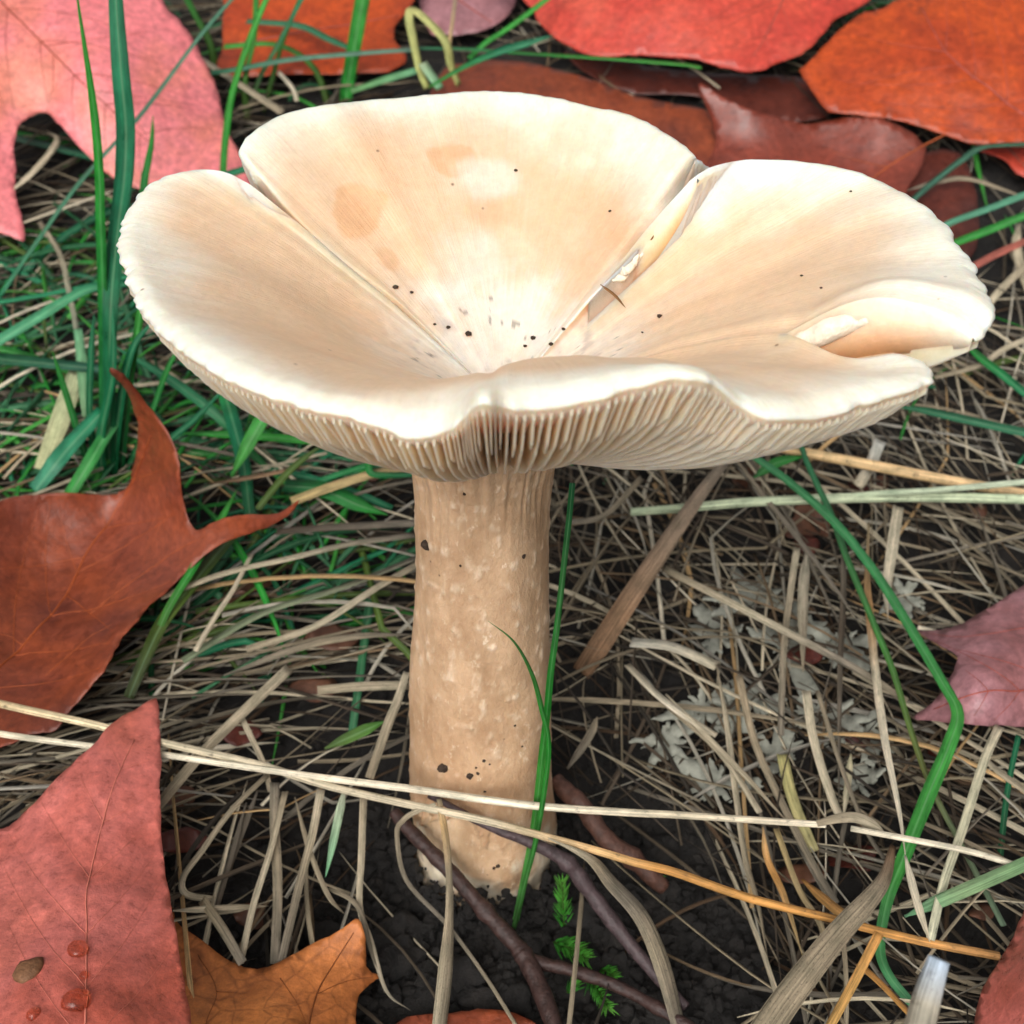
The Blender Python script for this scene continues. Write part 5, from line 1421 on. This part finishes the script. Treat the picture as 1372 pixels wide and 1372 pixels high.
for k, path in enumerate([[(880, 330), (866, 348), (852, 368), (838, 388)]]):
    Pq = np.array([on_cap(x, y, 3) for x, y in path])
    Pq = resample(catmull(Pq, 8), 60)
    Pq = Pq + 0.0005 * np.stack([vnoise(np.arange(60) * 0.5, k * 9.0 + q_ + np.zeros(60), np.zeros(60)) for q_ in range(3)], -1)
    rq = 0.0011 * (0.8 + 0.6 * vnoise(np.arange(60) * 0.13, k * 5.0 + np.zeros(60), np.zeros(60))) * np.sin(np.linspace(0.12, 3.0, 60)) ** 0.5
    tm = tube_mesh('torn_flesh', Pq - np.array([0, -0.0004, 0.0006]), np.maximum(rq, 0.00015), 14)
    for v in tm.vertices:
        q_ = float(fbm(np.array(v.co), 520, 3)) * 0.0009
        v.co += Vector((q_, q_ * 0.5, q_))
    link('torn_flesh', tm, M_TORN, cap)
gb = grids[1][0][0]
Pq = np.stack([np.interp(np.linspace(0.71, 0.86, 40), TT, gb[:, k_]) for k_ in range(3)], -1) + np.array([0.0, 0.0006, -0.0036])
tm = tube_mesh('torn_flesh', Pq, 0.0020 * np.sin(np.linspace(0.25, 3.0, 40)) ** 0.6, 14)
for v in tm.vertices:
    q_ = float(vnoise(v.co.x * 900, v.co.y * 200, 0.0)) * 0.0005
    v.co += Vector((0, -q_, q_))
link('torn_flesh', tm, M_TORN, cap)
for (pa, pb, si, lb, w_) in [((874, 322), (886, 350), 2, 'curled brown bud scale in the cap tear', 8), ((806, 392), (833, 415), 2, 'short brown needle on the cap hollow', 4)]:
    a_, b_ = on_cap(*pa, si) + np.array([0, -0.0006, 0.0012]), on_cap(*pb, si) + np.array([0, -0.0006, 0.0012])
    Pm = catmull(np.array([a_, (a_ + b_) / 2 + np.array([0.0003, -0.0005, 0.0004]), b_]), 5)
    V, Q, uv = ribbon(Pm, widths(len(Pm), w_, 'both') * 0.00013, fold=0.6)
    link('plant_scrap', mk_mesh('plant_scrap', V, Q, uv=uv, col=np.tile(np.array([0.30, 0.14, 0.05]), (len(V), 1))), M_STRAW, label=lb, cat='plant scrap')


def on_stem(px, py):
    q = SV[:, :, :]
    X_, Y_, Dp = project(q)
    d2 = (X_ - px) ** 2 + (Y_ - py) ** 2 + np.where(q[..., 1] > 0.004, 1e9, 0)
    return q[np.unravel_index(np.argmin(d2), d2.shape)]


for k, (x, y, r, lb) in enumerate([(572, 730, 0.0011, 'black bark chip stuck high on the stem'), (594, 1028, 0.0012, 'dark soil lump in the torn stem skin'), (629, 1040, 0.0008, 'soil lump beside the torn stem skin')]):
    lump('soil_lump', on_stem(x, y), r, M_CRUMB, 0.7, (0, -1, 0.3), k, 2, 0.5, label=lb, cat='crumb')
for k, (x, y, r) in enumerate([(701, 746, 0.0007), (623, 662, 0.0005), (648, 1020, 0.0006), (641, 1036, 0.0006), (655, 1024, 0.0004), (637, 1028, 0.0004), (650, 1060, 0.0005), (700, 1000, 0.0004), (668, 1160, 0.0008), (662, 1164, 0.0006), (617, 757, 0.0004), (690, 972, 0.0004)]):
    r *= 0.75
    lump('soil_crumb', on_stem(x, y), r, M_CRUMB, 0.7, (0, -1, 0.3), k, 1, 0.5, label='tiny dark soil crumb stuck to the stem', cat='crumb', group='soil crumbs on the stem')

# soil clods and crumbs in the hollow
for k in range(90):
    x = random.gauss(0.008, 0.03); y = random.gauss(-0.026, 0.016)
    if math.hypot(x, y) < 0.0195:
        continue
    r = random.uniform(0.0015, 0.0046)
    if blocked(np.array([[x, y, terr(x, y) + 0.004]])):
        continue
    lump('soil_clod', (x, y, float(soil_z(np.array([x]), np.array([y]))[0]) + r * 0.2), r, M_SOIL, 0.8, (0, 0, 1), k, 3, 0.9, label=('big' if r > 0.0034 else 'middling' if r > 0.0023 else 'small') + ' dark soil clod ' + place(np.array([[x, y, float(terr(x, y))]])), cat='clod', group='soil clods around the stem foot')
bm = bmesh.new(); bmesh.ops.create_icosphere(bm, subdivisions=1, radius=1.0)
IV = np.array([v.co[:] for v in bm.verts]); IF = np.array([[v.index for v in f.verts] for f in bm.faces]); bm.free()
Vs, Fs, o = [], [], 0
for k in range(7700):
    x = rng.normal(0.012, 0.042); y = rng.normal(-0.026, 0.026)
    heap = 0.0
    if k >= 7000:       # heaped against the stem foot
        a_ = rng.uniform(math.pi, 2 * math.pi); q_ = rng.uniform(0.0172, 0.0215)
        x, y = q_ * math.cos(a_), q_ * math.sin(a_); heap = (0.0225 - q_) * rng.uniform(0.0, 1.6)
    if math.hypot(x, y) < 0.017:
        continue
    r = 0.00035 + 0.0014 * rng.random() ** 2.2
    V = IV * (1 + 0.35 * rng.normal(size=(len(IV), 1)) * 0.6) * r * (0.7 + 0.6 * rng.random(3))
    z = float(soil_z(np.array([x]), np.array([y]))[0]) + heap
    Vs.append(V + np.array([x, y, z + r * 0.4])); Fs.append(IF + o); o += len(IV)
link('soil_crumbs', mk_mesh('soil_crumbs', np.concatenate(Vs), None, np.concatenate(Fs), smooth_shade=False), M_SOIL, kind='stuff', label='fine dark soil crumbs strewn around the stem foot', cat='soil')

# ------------------------------------------------------------------ loose litter
CAPC = np.array([0.0, 0.0])


def random_straw(x, y, ang, ln, h0, h1, sag, w):
    n = 9
    t = np.linspace(-0.5, 0.5, n)
    bend = random.gauss(0, 0.18)
    dx, dy = math.cos(ang), math.sin(ang)
    P = np.stack([x + dx * t * ln - dy * bend * ln * (t ** 2 - 0.08), y + dy * t * ln + dx * bend * ln * (t ** 2 - 0.08), 0 * t], -1)
    if random.random() < 0.25:      # a kink
        k = random.randint(3, 6); a = random.uniform(-0.9, 0.9)
        q = P[k:] - P[k]
        P[k:, 0] = P[k, 0] + q[:, 0] * math.cos(a) - q[:, 1] * math.sin(a)
        P[k:, 1] = P[k, 1] + q[:, 0] * math.sin(a) + q[:, 1] * math.cos(a)
    g = terr(P[:, 0], P[:, 1])
    chord = g[0] + (g[-1] - g[0]) * np.linspace(0, 1, n)
    base = np.maximum(g, 0.5 * g + 0.5 * chord)
    P[:, 2] = base + h0 + (h1 - h0) * np.linspace(0, 1, n) + sag * (1 - (2 * t) ** 2)
    return P


def clear_of_stem(P):
    return not ((np.hypot(P[:, 0], P[:, 1]) < 0.0195) & (P[:, 2] < 0.12)).any()


pal_dry = [STR, STR, GST, GST, PST, PST, DST, DST, (0.06, 0.05, 0.04), (0.30, 0.25, 0.17), (0.14, 0.12, 0.09), (0.46, 0.43, 0.36), (0.20, 0.14, 0.085)]
pal_top = [STR, PST, PST, WST, (0.46, 0.43, 0.36), GST, (0.36, 0.34, 0.30), TAN]
pal_grn = [TEAL, GRN, DKG, (0.05, 0.22, 0.10), LIME, OLV]


def litter_dir(x, y):
    if x < -0.02 and y > -0.01:
        return random.gauss(0.25, 0.45)
    if x < -0.02:
        return random.gauss(1.25, 0.6)
    return random.choice([random.gauss(-0.6, 0.5), random.uniform(0, math.pi), random.gauss(1.6, 0.5)])


def scatter(n, indiv, palette, name, label, cat, group, mat, lw, ll, hmax, region, dirf, want_h=None, tries=8):
    Vs, Qs, Us, Cs_, o = [], [], [], [], 0
    made = 0
    for _ in range(n * tries):
        if made >= n:
            break
        x, y = region()
        P = random_straw(x, y, dirf(x, y), random.uniform(*ll), random.uniform(0.0005, hmax), random.uniform(0.0005, hmax), random.uniform(0, 0.006), 0)
        if not clear_of_stem(P) or blocked(P, 0.004):
            continue
        if (P[:, 1] < -0.085).any() or (np.linalg.norm(P - CAM, axis=1) < 0.11).any():
            continue
        hol = np.hypot((P[:, 0] - 0.012) / 1.25, P[:, 1] + 0.03).min()
        if hol < 0.036 and random.random() < 0.93:
            continue
        w = random.uniform(*lw)
        W = widths(len(P), w, random.choice(['tip', 'both', 'none']))
        V, Q, uv = ribbon(P, W, random.uniform(-0.7, 0.7), random.uniform(-1.2, 1.2), fold=0.3, thick=0.0002)
        c = np.array(random.choice(palette)) * random.uniform(0.75, 1.25)
        c2 = c * random.uniform(0.7, 1.25)
        C = grad_cols(len(P), 6, [c, c2])
        made += 1
        if indiv:
            kindw = ('thin' if w < 0.0009 else 'wide') if 'straw' in name else ('narrow' if w < 0.002 else 'broad')
            link(name, mk_mesh(name, V, Q, uv=uv, col=C), mat, label=f"{shade(c) + ' ' if 'straw' in name else ''}{kindw} {label} {place(P)}", cat=cat, group=group)
        else:
            Vs.append(V); Qs.append(Q + o); Us.append(uv); Cs_.append(C); o += len(V)
    if not indiv and Vs:
        link(name, mk_mesh(name, np.concatenate(Vs), np.concatenate(Qs), uv=np.concatenate(Us), col=np.concatenate(Cs_)), mat, label=label, cat=cat, kind='stuff')


def reg_near():
    return random.uniform(-0.17, 0.17), random.uniform(-0.06, 0.17)


def reg_all():
    return random.uniform(-0.42, 0.42), -0.10 + 0.75 * random.random() ** 1.5


scatter(170, True, pal_top, 'dry_straw', 'loose dry straw lying in the litter', 'straw', 'loose dry straws of the litter', M_STRAW, (0.0005, 0.0014), (0.035, 0.10), 0.013, reg_near, litter_dir)
scatter(5600, False, pal_dry, 'dry_grass_litter', 'matted grey dry grass covering the ground', 'dry grass', None, M_STRAW, (0.0003, 0.0011), (0.03, 0.10), 0.011, reg_all, litter_dir)
scatter(5600, False, [DST, (0.04, 0.033, 0.026), (0.07, 0.052, 0.036), (0.11, 0.085, 0.06), (0.09, 0.055, 0.032)], 'dry_grass_thatch', 'dark fine thatch under the dry grass', 'dry grass', None, M_STRAW, (0.0002, 0.0010), (0.02, 0.07), 0.004, reg_all, litter_dir)  # palette darkened: shade of the gaps between straws put into the colour


def reg_green():
    if random.random() < 0.55:
        return random.uniform(-0.20, -0.03), random.uniform(0.04, 0.22)
    return random.uniform(-0.35, 0.35), random.uniform(0.12, 0.6)


scatter(84, True, pal_grn, 'grass_blade', 'green grass blade lying in the litter', 'grass blade', 'green blades lying in the litter', M_GREEN, (0.0012, 0.0030), (0.04, 0.10), 0.014, reg_green, lambda x, y: random.uniform(0, 3.14))
scatter(950, False, pal_grn, 'green_grass', 'short green grass sprouting through the litter', 'grass', None, M_GREEN, (0.0007, 0.0020), (0.02, 0.07), 0.010, reg_green, lambda x, y: random.uniform(0, 3.14))

# ------------------------------------------------------------------ broken leaf fragments in the litter
ML_FRAG = mat_leaf('leaf_fragment', sr(96, 62, 46), sr(112, 74, 54), sr(80, 50, 40), 0.5, 0.4, vein=sr(60, 38, 28), veinamt=0.3, blotch=0.5)
for k in range(30):
    px = random.choice([random.uniform(830, 1370), random.uniform(200, 540), random.uniform(1000, 1370)]); py = random.uniform(600, 1250)
    if 480 < px < 960 and py > 1040:
        continue
    sz = random.uniform(18, 46)
    n_ = random.randint(6, 9)
    ol = [(px + sz * random.uniform(0.5, 1.1) * math.cos(2 * math.pi * q_ / n_), py + 0.6 * sz * random.uniform(0.5, 1.1) * math.sin(2 * math.pi * q_ / n_)) for q_ in range(n_)]
    h0 = random.uniform(0.3, 0.9)
    ct = [(x_, y_, h0 + random.uniform(-0.15, 0.3)) for x_, y_ in ol]
    Pc = hit(np.array([px]), np.array([py]), h0 / 100, 'h')
    if blocked(Pc, 0.004):
        continue
    leaf('f', 'small brown leaf fragment sunk in the litter ' + place(Pc), ol, ct, 'h', random.choice([ML_FRAG, ML_DARK]), grid=8, smoothn=3, name='leaf_fragment', prot_=False, group='brown leaf fragments in the litter')
